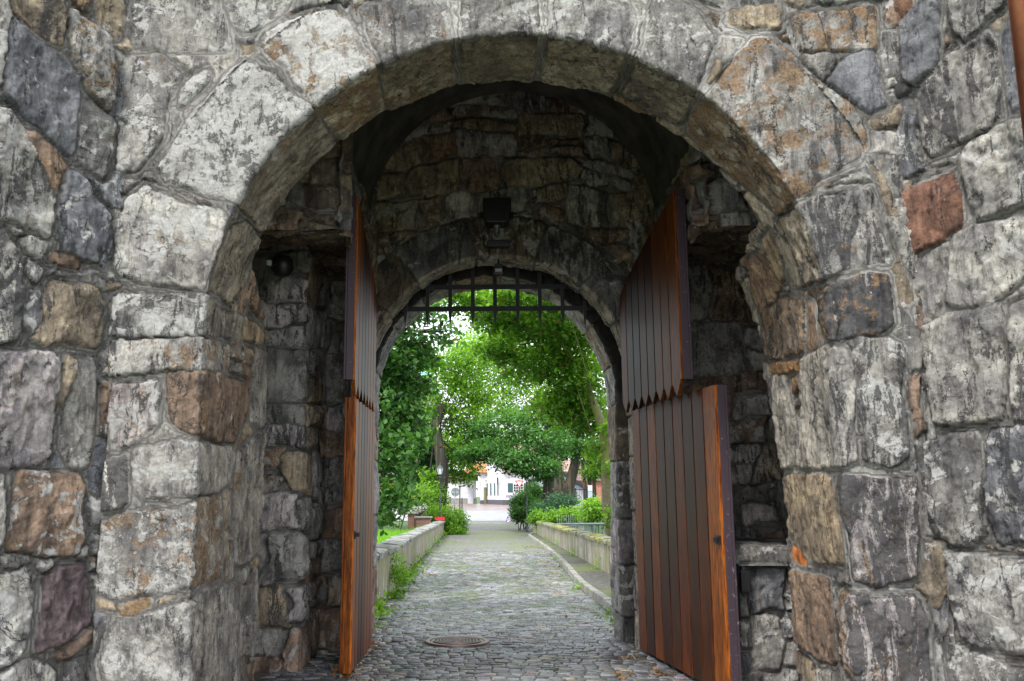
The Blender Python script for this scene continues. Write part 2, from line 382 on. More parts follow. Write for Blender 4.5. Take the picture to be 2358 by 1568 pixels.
# ================================================================== THE GATEHOUSE
gate = empty('stone_gatehouse', (0, 0, 0), label='grey rubble stone gatehouse with one arched passage framed by splayed wing walls', cat='gatehouse')
s = sty
LW = [  # left wing wall
([(26,39),(81,92),(148,130),(183,183),(183,226),(176,247),(171,356),(155,356),(106,317),(42,257),(3,218),(14,106),(18,53)], s('b',.15,.2,0,1.3)),
([(63,-10),(141,-10),(152,35),(146,106),(116,102),(70,63),(32,32),(21,-10)], s('t',.1,.4,.1)),
([(-15,-10),(15,-5),(25,42),(10,106),(2,197),(-15,197)], s('l',.6,0,0,1.4)),
([(160,21),(211,49),(254,88),(264,148),(263,197),(254,261),(233,243),(197,204),(173,152),(159,92)], s('l',.4,.4,.6,1.3)),
([(162,-10),(208,-10),(204,30),(190,28),(173,10)], s('t',.1,.3,.9)),
([(219,-10),(288,-10),(286,63),(271,93),(247,70),(226,39)], s('t',.3,.3,0,1.3)),
([(192,211),(212,226),(247,261),(266,289),(264,352),(250,381),(247,405),(229,412),(197,388),(180,374),(187,282)], s('g',.5,.3,.3,1.2)),
([(53,300),(81,310),(116,338),(148,370),(155,381),(141,416),(127,458),(106,430),(81,381)], s('w',.1,.1,.5)),
([(-15,247),(21,257),(46,293),(70,345),(99,405),(120,458),(109,550),(70,529),(21,508),(-15,504)], s('l',.5,.4,.2,1.3)),
([(152,388),(176,398),(208,444),(247,493),(252,540),(252,600),(237,618),(203,601),(176,603),(135,579),(129,522),(138,450)], s('b',.4,.4,0,1.3)),
([(-15,520),(10,535),(34,563),(54,624),(51,691),(40,739),(30,786),(-15,795)], s('l',.3,.8,.3,1.3)),
([(64,603),(85,610),(98,627),(81,652),(64,634)], s('l',.4)),
([(68,664),(90,666),(85,739),(73,772),(52,749),(61,712)], s('b',.6)),
([(118,647),(176,657),(217,661),(237,698),(235,759),(225,805),(169,793),(135,789),(105,798),(74,783),(91,725),(102,681)], s('t',.3,.5,.1,1.2)),
([(115,580),(162,586),(185,607),(179,622),(135,613),(112,600)], s('w',.2,.4)),
([(217,640),(240,645),(250,668),(237,671),(219,660)], s('l',.4)),
([(-15,810),(51,811),(115,813),(132,833),(135,877),(130,945),(122,1003),(112,1044),(100,1064),(34,1075),(-15,1078)], s('k',.2,.25,.3,1.4)),
([(149,813),(169,827),(166,867),(149,915),(139,942),(135,921),(142,844)], s('t',.4,0,.3)),
([(176,823),(217,823),(223,847),(220,928),(210,1006),(203,1044),(200,1071),(165,1078),(148,1050),(140,1030),(150,960),(152,928),(172,860)], s('l',.3,.1,.35,1.2)),
([(34,1083),(102,1081),(146,1085),(179,1091),(190,1118),(190,1247),(176,1274),(135,1281),(91,1278),(27,1274),(17,1267),(27,1179)], s('w',.45,.1,.42,1.1)),
([(-15,1095),(10,1091),(7,1234),(0,1261),(-15,1261)], s('l',.3)),
([(3,1285),(30,1278),(68,1281),(66,1297),(40,1308),(8,1305)], s('g',.3,.5)),
([(-15,1325),(20,1318),(64,1308),(73,1366),(61,1450),(51,1494),(20,1525),(-15,1538)], s('l',.6,.1,0,1.3)),
([(83,1288),(118,1288),(122,1305),(102,1315),(85,1305)], s('l',.5)),
([(102,1325),(135,1301),(196,1293),(200,1383),(200,1440),(142,1484),(85,1501),(73,1504),(88,1433)], s('p',0,.1,0,1.3)),
([(118,1511),(152,1488),(203,1450),(205,1477),(162,1508),(135,1520)], s('w',.1,.3,.2)),
([(178,1267),(198,1257),(196,1278),(184,1284),(176,1279)], s('l',.4)),
([(-15,1552),(60,1522),(120,1535),(140,1600),(-15,1620)], s('l',.5,.4)),
([(150,1525),(190,1510),(195,1600),(150,1610)], s('g',.4,.5))]
FR = [  # front face and arch
([(296,-10),(500,-10),(522,56),(525,113),(458,113),(381,116),(300,102),(292,53)], s('g',.35,.35,.1,.9)),
([(529,7),(564,0),(670,-5),(652,21),(599,63),(557,74),(536,42)], s('l',.8,0,.1,.9)),
([(278,134),(367,129),(419,169),(398,211),(381,257),(374,317),(335,370),(317,398),(270,398),(273,247)], s('g',.5,.2,.25,.9)),
([(479,159),(487,173),(455,211),(416,250),(419,211),(441,176)], s('l',.7)),
([(367,388),(405,328),(458,247),(529,169),(564,141),(638,169),(666,211),(716,247),(780,345),(720,400),(655,470),(600,533),(545,469),(508,451),(441,434),(381,412)], s('g',.82,.05,.2,.9)),
([(600,93),(640,60),(700,35),(770,20),(800,50),(830,100),(866,160),(888,265),(840,298),(797,335),(722,243),(680,190),(640,140)], s('l',.75,.1,.55,.9)),
([(834,15),(1026,-15),(1040,92),(1042,192),(980,215),(896,258),(880,163),(859,108)], s('g',.4,.3,.4,.9)),
([(1070,-10),(1234,-10),(1241,78),(1222,197),(1140,199),(1066,192),(1066,92)], s('g',.5,.2,.15,.9)),
([(1272,-10),(1430,-10),(1456,30),(1450,102),(1405,212),(1330,205),(1250,198),(1268,78)], s('g',.45,.3,.15,.9)),
([(1500,-5),(1600,20),(1652,80),(1608,203),(1564,286),(1500,255),(1434,215),(1488,112)], s('g',.5,.35,.1,.9)),
([(1668,88),(1712,90),(1702,110),(1662,160),(1660,125)], s('g',.3,0,.5,.6)),
([(1655,135),(1672,138),(1660,170),(1635,192),(1632,185)], s('t',.2,.1,.3,.6)),
([(1733,92),(1772,88),(1824,123),(1902,194),(1965,240),(1990,293),(1995,335),(1976,367),(1941,384),(1895,409),(1860,441),(1790,496),(1730,440),(1640,370),(1582,300),(1600,250),(1640,215),(1666,169),(1701,134)], s('g',.3,.35,.62,1.1)),
([(275,500),(290,465),(335,428),(381,448),(441,475),(507,487),(518,510),(508,560),(487,620),(470,662),(400,660),(340,650),(280,635),(265,610),(268,550)], s('l',.62,.05,.3,1)),
([(528,522),(560,512),(598,548),(580,610),(555,660),(525,700),(480,664),(496,610),(516,560)], s('g',.2,.3,.2,.9)),
([(257,681),(305,674),(464,674),(501,712),(532,725),(528,779),(462,772),(339,772),(250,774),(254,725)], s('g',.75,.3,.1,.8)),
([(255,785),(330,778),(462,776),(500,790),(520,800),(520,865),(462,848),(380,852),(330,860),(250,865),(245,830)], s('l',.45,.25,.5,.9)),
([(251,888),(295,881),(362,877),(367,918),(359,979),(318,1013),(281,1030),(261,1026),(251,962)], s('k',.4,.5,.5,.9)),
([(384,861),(460,850),(501,861),(565,881),(572,949),(555,989),(538,1023),(467,1006),(413,989),(389,962)], s('w',.05,.25,.2,1.2)),
([(311,1040),(380,1020),(464,1018),(530,1030),(538,1050),(530,1110),(500,1130),(464,1138),(390,1142),(325,1150),(311,1120)], s('l',.65,.15,.05,1)),
([(215,1065),(290,1050),(300,1090),(290,1165),(215,1178),(208,1120)], s('l',.3,1.0,0,.9)),
([(220,1206),(271,1190),(322,1179),(406,1179),(464,1142),(508,1142),(511,1234),(508,1332),(467,1342),(437,1355),(372,1362),(305,1369),(254,1372),(220,1359),(213,1281)], s('l',.7,.15,.55,1.1)),
([(271,1393),(345,1376),(342,1396),(305,1411),(278,1413)], s('t',0,0,.9,.6)),
([(220,1376),(261,1386),(264,1403),(237,1400)], s('t',.2,.2,0,.6)),
([(278,1427),(339,1416),(406,1396),(467,1355),(491,1349),(498,1600),(254,1600),(237,1535),(251,1467)], s('l',.65,.25,0,1.2)),
([(502,1360),(540,1345),(550,1420),(545,1500),(552,1600),(506,1600)], s('g',.5,.3)),
([(575,640),(590,600),(622,605),(629,680),(618,750),(588,720),(565,690)], s('w',.3,.3,.2)),
([(562,735),(590,745),(608,770),(605,790),(560,785)], s('t',.4)),
([(585,800),(612,810),(618,870),(622,920),(615,975),(595,985),(575,970),(580,880)], s('g',.5,.2)),
([(545,1050),(590,1000),(612,1000),(615,1100),(612,1200),(600,1260),(570,1290),(540,1305),(535,1200),(540,1120)], s('l',.35,.2,.25,1.2)),
([(565,1330),(600,1300),(610,1350),(608,1480),(580,1505),(560,1500),(555,1420)], s('w',.1,.2,.75)),
([(560,1540),(600,1505),(620,1520),(618,1600),(560,1600)], s('w',.4,.1,.2)),
([(1821,32),(2018,14),(2022,116),(1912,116),(1842,116),(1828,81)], s('g',0,.35,.7,1)),
([(1680,21),(1793,7),(1796,63),(1719,67),(1676,53)], s('t',.2,.4,.1,.8)),
([(1580,-10),(1786,-20),(1780,3),(1700,17),(1660,20)], s('g',.2,.6,0,.8)),
([(1934,141),(1990,118),(2015,123),(2032,211),(2043,247),(2001,264),(1958,226),(1909,187)], s('b',.15,.1,0,.8)),
([(1842,123),(1912,120),(1930,134),(1912,173),(1902,187),(1867,152)], s('g',.2,.1,.2,.7)),
([(1786,508),(1824,483),(1877,455),(1976,434),(2004,437),(2022,522),(2031,530),(2044,573),(2047,600),(2017,607),(1960,620),(1899,647),(1865,651),(1848,661),(1818,657),(1804,573),(1790,535)], s('g',.35,.45,.15,1.3)),
([(1899,668),(1949,647),(2000,634),(2047,634),(2053,691),(2058,739),(2027,762),(1973,773),(1926,786),(1909,779),(1888,732),(1885,691)], s('d',.15,.5,.5,1.5)),
([(1723,600),(1750,583),(1777,620),(1797,657),(1783,688),(1763,705),(1750,732),(1733,671)], s('w',.2,.3,.3,1.2)),
([(1750,559),(1777,529),(1790,573),(1804,647),(1794,652),(1770,607)], s('t',.2,.1,0,1)),
([(1760,712),(1804,685),(1852,691),(1852,813),(1770,830),(1756,793),(1751,742)], s('u',.3,.6,.2,1.3)),
([(1860,695),(1871,698),(1885,803),(1860,806)], s('w',0,.1,0,.8)),
([(1773,836),(1841,832),(1838,854),(1797,864),(1777,861)], s('o',0,.1,.8,1)),
([(1848,827),(1899,800),(1950,808),(1960,827),(1964,900),(1966,1000),(1968,1060),(1940,1076),(1900,1073),(1844,1078),(1842,1000),(1847,900)], s('l',.35,.45,.1,1.1)),
([(1950,790),(1973,778),(2034,775),(2068,793),(2081,820),(2075,900),(2090,980),(2095,1044),(2080,1062),(2050,1075),(1985,1060),(1978,980),(1974,880),(1968,815)], s('g',.5,.6,.05,1.3)),
([(1783,871),(1811,867),(1820,915),(1832,962),(1832,1044),(1828,1078),(1795,1076),(1788,1000),(1785,930)], s('l',.3,.25,0,1)),
([(1826,873),(1836,869),(1839,888),(1834,914),(1826,909)], s('r',0,.1,.5,.8)),
([(1807,1095),(1831,1091),(1899,1091),(1917,1102),(1922,1163),(1933,1213),(1944,1300),(1882,1298),(1858,1284),(1831,1254),(1817,1227),(1800,1173),(1802,1112)], s('t',.15,.2,.2,1.1)),
([(1930,1107),(1949,1097),(2017,1102),(2105,1097),(2112,1179),(2105,1335),(2068,1342),(2024,1355),(1968,1335),(1957,1247),(1937,1163)], s('k',.45,.75,.45,1.3)),
([(1829,1260),(1848,1270),(1857,1298),(1842,1299),(1826,1280)], s('O',0,0,0,.5)),
([(1824,1313),(1912,1335),(1915,1383),(1920,1467),(1930,1518),(1920,1530),(1885,1522),(1831,1474),(1811,1433),(1811,1355)], s('w',.15,.2,0,1.2)),
([(1930,1383),(1949,1362),(2017,1377),(2100,1374),(2122,1390),(2140,1450),(2145,1600),(2000,1600),(1945,1518),(1928,1433)], s('k',.3,.8,.5,1.4)),
([(1770,1332),(1797,1339),(1804,1416),(1817,1470),(1777,1450),(1767,1383)], s('u',.2,.5)),
([(1722,1437),(1841,1481),(1882,1532),(1899,1610),(1712,1610)], s('g',.3,.4,.1,1))]
RWl = [  # right wing wall
([(2026,-10),(2099,-10),(2101,21),(2054,63),(2036,88),(2026,85)], s('r',0,.2,.7)),
([(2103,21),(2131,-10),(2166,-10),(2163,70),(2156,141),(2128,176),(2110,197),(2089,183),(2075,106),(2075,56)], s('b',0,.2,0,1.4)),
([(2184,-10),(2328,-10),(2325,14),(2283,42),(2251,74),(2223,99),(2202,81),(2187,35)], s('g',.35,.6,.1,1.3)),
([(2040,116),(2064,95),(2082,159),(2103,208),(2068,233),(2052,240),(2042,176)], s('g',.4,.6)),
([(2180,130),(2230,106),(2276,70),(2293,106),(2300,211),(2297,268),(2265,300),(2212,328),(2142,363),(2124,335),(2117,264),(2124,211),(2152,159)], s('l',.3,.5,0,1.3)),
([(2304,85),(2332,35),(2350,70),(2360,229),(2345,247),(2325,261),(2318,176)], s('b',.2,.4,.2)),
([(2056,261),(2099,229),(2110,282),(2103,335),(2128,391),(2110,402),(2082,416),(2045,455),(2038,423),(2036,335)], s('b',.35,.45,0,1.3)),
([(2052,469),(2124,427),(2191,391),(2205,423),(2219,525),(2190,539),(2110,590),(2075,607),(2058,600),(2046,539),(2046,500)], s('r',.05,.15,.25,1.1)),
([(2230,324),(2265,310),(2310,285),(2375,270),(2375,465),(2310,490),(2275,505),(2247,510),(2230,430),(2215,370)], s('l',.3,.2,0,1.8)),
([(2088,617),(2119,600),(2180,555),(2183,624),(2173,703),(2160,725),(2129,745),(2081,759),(2073,739),(2064,674),(2076,630)], s('g',.4,.35,.2,1.2)),
([(2192,545),(2240,524),(2310,512),(2360,484),(2375,480),(2375,630),(2310,680),(2275,703),(2200,706),(2182,698),(2190,630)], s('l',.35,.25,.1,1.3)),
([(2129,754),(2190,722),(2237,716),(2308,697),(2310,759),(2308,964),(2271,974),(2203,980),(2152,982),(2140,911),(2132,827),(2126,779)], s('l',.35,.25,.1,1.4)),
([(2095,806),(2118,794),(2126,861),(2140,985),(2115,1002),(2100,945),(2092,861)], s('g',.1,.3)),
([(2325,710),(2375,690),(2375,970),(2335,972),(2325,900)], s('l',.2,.5)),
([(2122,1022),(2200,999),(2258,994),(2262,1100),(2262,1150),(2270,1236),(2240,1256),(2180,1246),(2148,1225),(2134,1150),(2124,1090)], s('g',.4,.35,.15,1.6)),
([(2275,990),(2375,978),(2375,1240),(2300,1254),(2287,1240),(2272,1150)], s('b',.4,.5,0,1.3)),
([(2124,1266),(2167,1266),(2171,1332),(2182,1410),(2194,1450),(2167,1428),(2140,1383),(2124,1332)], s('b',.4,.1)),
([(2180,1264),(2237,1273),(2375,1292),(2375,1518),(2320,1498),(2255,1486),(2217,1462),(2197,1410),(2184,1330)], s('g',.5,.35,0,1.4)),
([(2165,1462),(2220,1490),(2255,1508),(2320,1530),(2375,1550),(2375,1610),(2165,1610)], s('g',.45,.3,.1,1.2))]
PALE = [(1466, 60, 90, 1), (1252, 40, 70, 1), (1052, 40, 70, 1), (1700, 90, 90, 1), (1640, 180, 60, 1), (1830, 95, 50, 1), (1835, 960, 70, 1), (1850, 740, 60, .7), (1880, 720, 50, .8),
        (1810, 1310, 40, 1), (1960, 400, 90, .8), (560, 100, 150, .62), (420, 260, 90, .5), (2120, 300, 60, .5), (2130, 100, 80, .5), (1820, 1090, 50, .8), (860, 90, 60, .7), (2040, 1360, 60, .8), (2000, 1080, 80, .55), (2180, 430, 60, .6)]
YF = 6.0
def Darch(u, z, x):
    left = x < .2
    dl = np.interp(z, [3.1, 3.5], [1.75, .75]); dr = np.interp(z, [0, 1.9, 2.7, 3.6, 3.8], [1.1, 1.2, 1.5, 1.7, .75])
    return np.where(left, dl, dr)
rpos, L1, L2, TOT = ring(.18, 2.86, 2.15, YF, Darch, rad=.012)
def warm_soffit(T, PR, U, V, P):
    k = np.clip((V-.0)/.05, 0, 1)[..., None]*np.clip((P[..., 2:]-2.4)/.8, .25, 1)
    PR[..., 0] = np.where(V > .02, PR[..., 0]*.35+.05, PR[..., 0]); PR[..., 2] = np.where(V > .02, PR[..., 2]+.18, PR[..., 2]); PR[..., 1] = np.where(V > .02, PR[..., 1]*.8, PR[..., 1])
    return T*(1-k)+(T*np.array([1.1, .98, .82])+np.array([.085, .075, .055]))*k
EX_U = np.arange(-.3, TOT+.3, .03); EX_V = np.arange(-1.05, 1.7, .03)
rinv = ring(.18, 2.86, 2.15, YF, lambda u, z, x: 9+0*u)[0]
tr = inv_surface(rinv, EX_U, EX_V, FR)
ARC = 1
auto = rubble(-.5, TOT+.5, -1.2, 2.8, sw=(.22, .5), sh=(.2, .4), rs=random.Random(5), pal='gglbtw', li=(.1, .6))
stone_surf('arch_and_piers', lines((0, TOT, .0125)), lines((-.62, -.04, .0125), (-.04, .04, .006), (.04, 1.8, .0125), (1.8, 2.6, .06)), rpos, tr, auto, gate, sign=-1, H=.014, bevel=.011, dome=.005, rough=.013, pale=PALE, tone=warm_soffit, gap=.055)
# spandrels above the arch
fpos = lambda u, v: np.stack([u, YF+.002+0*u, v+0*u], -1)
tf = inv_surface(fpos, np.arange(-3.2, 3.6, .03), np.arange(-.2, 6.2, .03), FR)
af = rubble(-3.4, 3.6, 2.4, 7.5, rs=random.Random(8), pal='gglbtw', li=(.1, .6))
stone_surf('front_wall', lines((-3.1, 3.5, .0125)), lines((2.4, 5.55, .0125), (5.55, 7.4, .06)), fpos, tf, af, gate, sign=1, H=.014, bevel=.011, dome=.005, rough=.013, pale=PALE, gap=.055,
           mask=lambda u, v: np.hypot(u-.18, v-2.86) > 2.75)
# wing walls, splayed towards the viewer
cl = atY(250, 784, YF); cr = atY(2052, 600, YF)
def wing(cx, sx):
    pts = [(cx+sx*0, YF+.05), (cx+sx*1.05, YF-1.45), (cx+sx*2.3, YF-3.2)]
    return plan_path(pts)
cornL = -2.62; cornR = 2.90
wl, LLn = wing(cornL, -1); wr, LRn = wing(cornR, 1)
for (nm, wp, LN, trc, sgn, sd) in (('wing_wall', wl, LLn, LW, -1, 21), ('wing_wall', wr, LRn, RWl, 1, 22)):
    tw = inv_surface(wp, np.arange(-.3, 1.9, .03), np.arange(-.3, 5.6, .03), trc)
    aw = rubble(-.2, 4.5, -.5, 7.8, rs=random.Random(sd), pal='gglbtw', li=(.1, .6))
    stone_surf('wing_wall', lines((-.15, 1.5, .0125), (1.5, LN[-1], .06)), lines((-.15, 5.4, .0135), (5.4, 7.4, .07)), wp, tw, aw, gate, sign=sgn, H=.026, bevel=.014, dome=.008, rough=.017, pale=PALE, gap=.045)
# chamber behind the front arch
pl, LL = plan_path([(-2.6, 7.76), (-2.95, 7.9), (-2.95, 9.05), (-1.9, 9.05), (-1.86, 10.02), (-1.42, 10.02), (-1.40, 10.42)])
stone_surf('chamber_wall', lines((0, LL[-1], .02)), lines((-.1, 5.0, .02)), pl, [], rubble(-.3, 5, -.4, 5.2, sw=(.4, .75), sh=(.35, .6), rs=random.Random(31), pal='gtwlk', li=(.1, .6), da=(.1, .6), jj=2.2), gate, sign=1, H=.03, rough=.02, tone=lambda T, PR, U, V, P: T*1.3)
pr_, LR = plan_path([(2.6, 7.1), (3.05, 7.3), (3.05, 9.7), (2.05, 9.7), (2.05, 10.4), (1.7, 10.42)])
stone_surf('chamber_wall', lines((0, LR[-1], .02)), lines((-.1, 5.0, .02)), pr_, [], rubble(-.3, 6, -.4, 5.2, sw=(.35, .7), sh=(.3, .6), rs=random.Random(33), pal='gtwlk', li=(.1, .6), da=(.1, .6), jj=2.2), gate, sign=-1, H=.03, rough=.02, tone=lambda T, PR, U, V, P: T*1.35)
# stone seat wall with slab on the right
lw, LS = plan_path([(2.18, 9.6), (2.18, 8.25), (3.1, 8.2)])
stone_surf('bench_wall', lines((0, LS[-1], .016)), lines((-.1, 1.1, .016)), lw, [], rubble(-.3, 3, -.3, 1.5, sw=(.25, .5), sh=(.3, .5), rs=random.Random(35), pal='ggbl', li=(.2, .6), da=(.2, .6)), gate, sign=1, H=.035, rough=.02)
slab = lambda u, v: np.stack([2.12+u, 8.1+np.clip(v-.15, 0, 9), 1.24-np.clip(.15-v, 0, .15)-.0*u], -1)
stone_surf('bench_slab', lines((0, 1.0, .02)), lines((0, 1.7, .02)), slab, [], rubble(-.1, 1.2, .0, 1.8, sw=(.6, .9), sh=(1.9, 2.0), gap=.012, rs=random.Random(36), pal='dg'), gate, sign=1, H=.012, bevel=.02, rough=.01)
# vaults
def grid_mesh(name, P, mat, parent, flip=False):
    nu, nv = P.shape[:2]; idx = np.arange(nu*nv).reshape(nu, nv)
    q = np.stack([idx[:-1, :-1], idx[1:, :-1], idx[1:, 1:], idx[:-1, 1:]], -1).reshape(-1, 4)
    if flip: q = q[:, ::-1]
    return link(name, mesh_np(name, P.reshape(-1, 3), q), mat, parent)
VX, VR, VZ = .3, 1.74, 4.88
a = np.linspace(0, math.pi, 60)[:, None]; y = np.linspace(6.6, 10.45, 60)[None, :]
Pv = np.stack([VX+VR*np.cos(a)+0*y, y+0*a, VZ+VR*np.sin(a)+0*y], -1); Pv = Pv+.03*fbm(Pv, 2.5, 4, 61)[..., None]
grid_mesh('vault', Pv, M['plaster'], gate)
rs_ = random.Random(77)
for (x0, x1, sx) in ((-3.1, VX-VR+.12, 1), (VX+VR-.12, 3.2, -1)):
    cpos = lambda u, v, a=x0, b=x1: np.stack([u, v+0*u, 4.08+.22*np.sin(np.clip((v-7.7)/2.7, 0, 1)*math.pi)+0*u], -1)
    stone_surf('side_ceiling', lines((x0, x1, .02)), lines((7.68, 10.42, .02)), cpos, [], rubble(x0-.3, x1+.3, 7.4, 10.6, sw=(.4, .8), sh=(.25, .45), rs=rs_, pal='twtu'), gate, sign=-1, H=.03, rough=.02)
    cl2 = lambda u, v: np.stack([u, 7.69+0*u, v+0*u], -1)
    stone_surf('vault_haunch', lines((x0-.1, x1+.1, .02)), lines((4.05, 5.6, .02)), cl2, [], rubble(x0-.3, x1+.3, 4.0, 5.8, rs=rs_, pal='twgu', li=(0, .3)), gate, sign=1, H=.03, rough=.02)
    xe = (x1 if x0 < 0 else x0)-sx*.04
    sp2 = lambda u, v, xe=xe: np.stack([xe+0*u, u, v+0*u], -1)
    stone_surf('spandrel', lines((7.6, 10.42, .02)), lines((4.06, 4.92, .02)), sp2, [], rubble(7.4, 10.6, 3.9, 5.2, rs=rs_, pal='twgu', li=(0, .3)), gate, sign=sx, H=.03, rough=.02)
# rear wall of the chamber with the inner arch, the portcullis slot and the outer arch
ICX, ICZ, IR = .12, 2.96, 1.575
pi1, a1, a2, at_ = ring(ICX, ICZ, IR, 10.4, lambda u, z, x: 0*u+.36)
vou = []
rs = random.Random(41); u = -.1
while u < at_:
    w = rs.uniform(.42, .82); inarch = a1 < u+w/2 < a1+a2
    st = s(rs.choice('tuwgl'), rs.uniform(0, .55), rs.uniform(.1, .6), rs.uniform(0, .4), rs.uniform(.7, 1.2))
    o = rs.uniform(.3, .54) if inarch else rs.uniform(.3, .6)
    vou.append((np.array([(u+.012, -o), (u+w-.012, -o+rs.uniform(-.04, .04)), (u+w-.012, -.1), (u+w-.01, .4), (u+.01, .4), (u+.012, -.1)]), st)); u += w
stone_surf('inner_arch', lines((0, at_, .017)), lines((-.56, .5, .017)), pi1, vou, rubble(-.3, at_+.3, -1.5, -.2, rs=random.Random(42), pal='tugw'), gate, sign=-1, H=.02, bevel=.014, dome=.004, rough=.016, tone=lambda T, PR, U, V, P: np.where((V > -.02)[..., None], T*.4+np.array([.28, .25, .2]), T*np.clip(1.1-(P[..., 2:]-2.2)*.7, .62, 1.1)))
bpos = lambda u, v: np.stack([u, 10.403+0*u, v+0*u], -1)
stone_surf('rear_wall', lines((-2.1, 2.4, .018)), lines((2.4, 6.8, .018)), bpos, [], rubble(-2.4, 2.6, 2.3, 7.0, sw=(.28, .85), sh=(.26, .52), rs=random.Random(43), pal='tttwwkl', li=(0, .55), da=(0, .6), oc=(0, .6), wavy=.07, jj=2.2), gate, sign=1, H=.022, rough=.016, tone=lambda T, PR, U, V, P: T*1.25,
           mask=lambda u, v: (np.hypot(u-ICX, v-ICZ) > IR+.5) & ((v > 2.9) | (np.abs(u-ICX) > 1.9)))
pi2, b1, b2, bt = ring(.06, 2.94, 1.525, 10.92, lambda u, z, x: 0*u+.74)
vou = []; u = -.1
while u < bt:
    w = rs.uniform(.45, .75)
    st = s(rs.choice('ltkwg'), rs.uniform(.1, .5), rs.uniform(.1, .45), rs.uniform(0, .3), 1)
    vou.append((np.array([(u+.008, -.6), (u+w-.008, -.6), (u+w-.008, 1.4), (u+.008, 1.4)]), st)); u += w
stone_surf('outer_arch', lines((0, bt, .017)), lines((-.5, 1.3, .018)), pi2, vou, [], gate, sign=-1, H=.03, bevel=.02, dome=.008, rough=.012, tone=lambda T, PR, U, V, P: np.where((V < .03)[..., None], T*np.clip(.5-(P[..., 2:]-2.3)*.6, .07, .5), T*1.3)*(PR.__setitem__((Ellipsis, 0), np.where((V < .03) & (P[..., 2] > 2.6), -1.5, PR[..., 0])) is None))  # front face darkened upwards in its colour, standing for the slot's shade
# tower mass: roof, flanks and bridge side
m = MB()
m.box((-5.2, 6.1, 6.9), (5.2, 11.6, 7.5)); m.box((-5.2, 6.2, -.2), (-3.2, 11.6, 6.9)); m.box((3.3, 6.2, -.2), (5.2, 11.6, 6.9))
m.box((-3.2, 10.46, -.2), (-1.75, 11.6, 6.9)); m.box((2.1, 10.46, -.2), (3.3, 11.6, 6.9)); m.box((-1.75, 10.95, 4.75), (2.1, 11.6, 6.9)); m.box((-1.75, 10.46, 4.8), (2.1, 10.6, 6.9))
m.build('tower_mass', M['coarse_stone'], gate)
# ---------------------------------------------------------------- wooden gate leaves
def wood():
    t = NT('varnished_wood'); P = t.pos(); tn = t.att('tint').outputs['Color']
    Q = t.n('ShaderNodeMapping', {'Vector': P, 'Scale': (1, 1, .07)}).outputs[0]
    g = t.noise(Q, 60, 8, .7, .6); b = t.noise(t.n('ShaderNodeMapping', {'Vector': P, 'Scale': (3, 3, .6)}).outputs[0], 1.5, 5, .6)
    c = t.mix(t.ramp(g, .35, .65), (.06, .013, .003), (.37, .105, .014))
    c = t.mix(t.ramp(b, .3, .7, 0, .6), c, t.mix(1.0, c, (.45, .4, .4), 'MULTIPLY'))
    c = t.mix(1.0, c, tn, 'MULTIPLY')
    sc = t.ramp(t.noise(t.n('ShaderNodeMapping', {'Vector': P, 'Scale': (60, 60, 1.5)}).outputs[0], 1, 2, .5), .74, .78)
    c = t.mix(t.mth('MULTIPLY', sc, .5), c, (.35, .3, .26))
    return t.done(c, t.ramp(g, .2, .8, .36, .5), t.bump(g, .25, .004), **{'Specular IOR Level': .14})
M['wood'] = wood()
t_ = NT('weathered_purple_brown_paint'); P_ = t_.pos(); n_ = t_.noise(P_, 30, 8, .75)
M['edge'] = t_.done(t_.mix(t_.ramp(n_, .6, .68), (.045, .028, .038), (.35, .32, .33)), .6, t_.bump(n_, .4, .004))
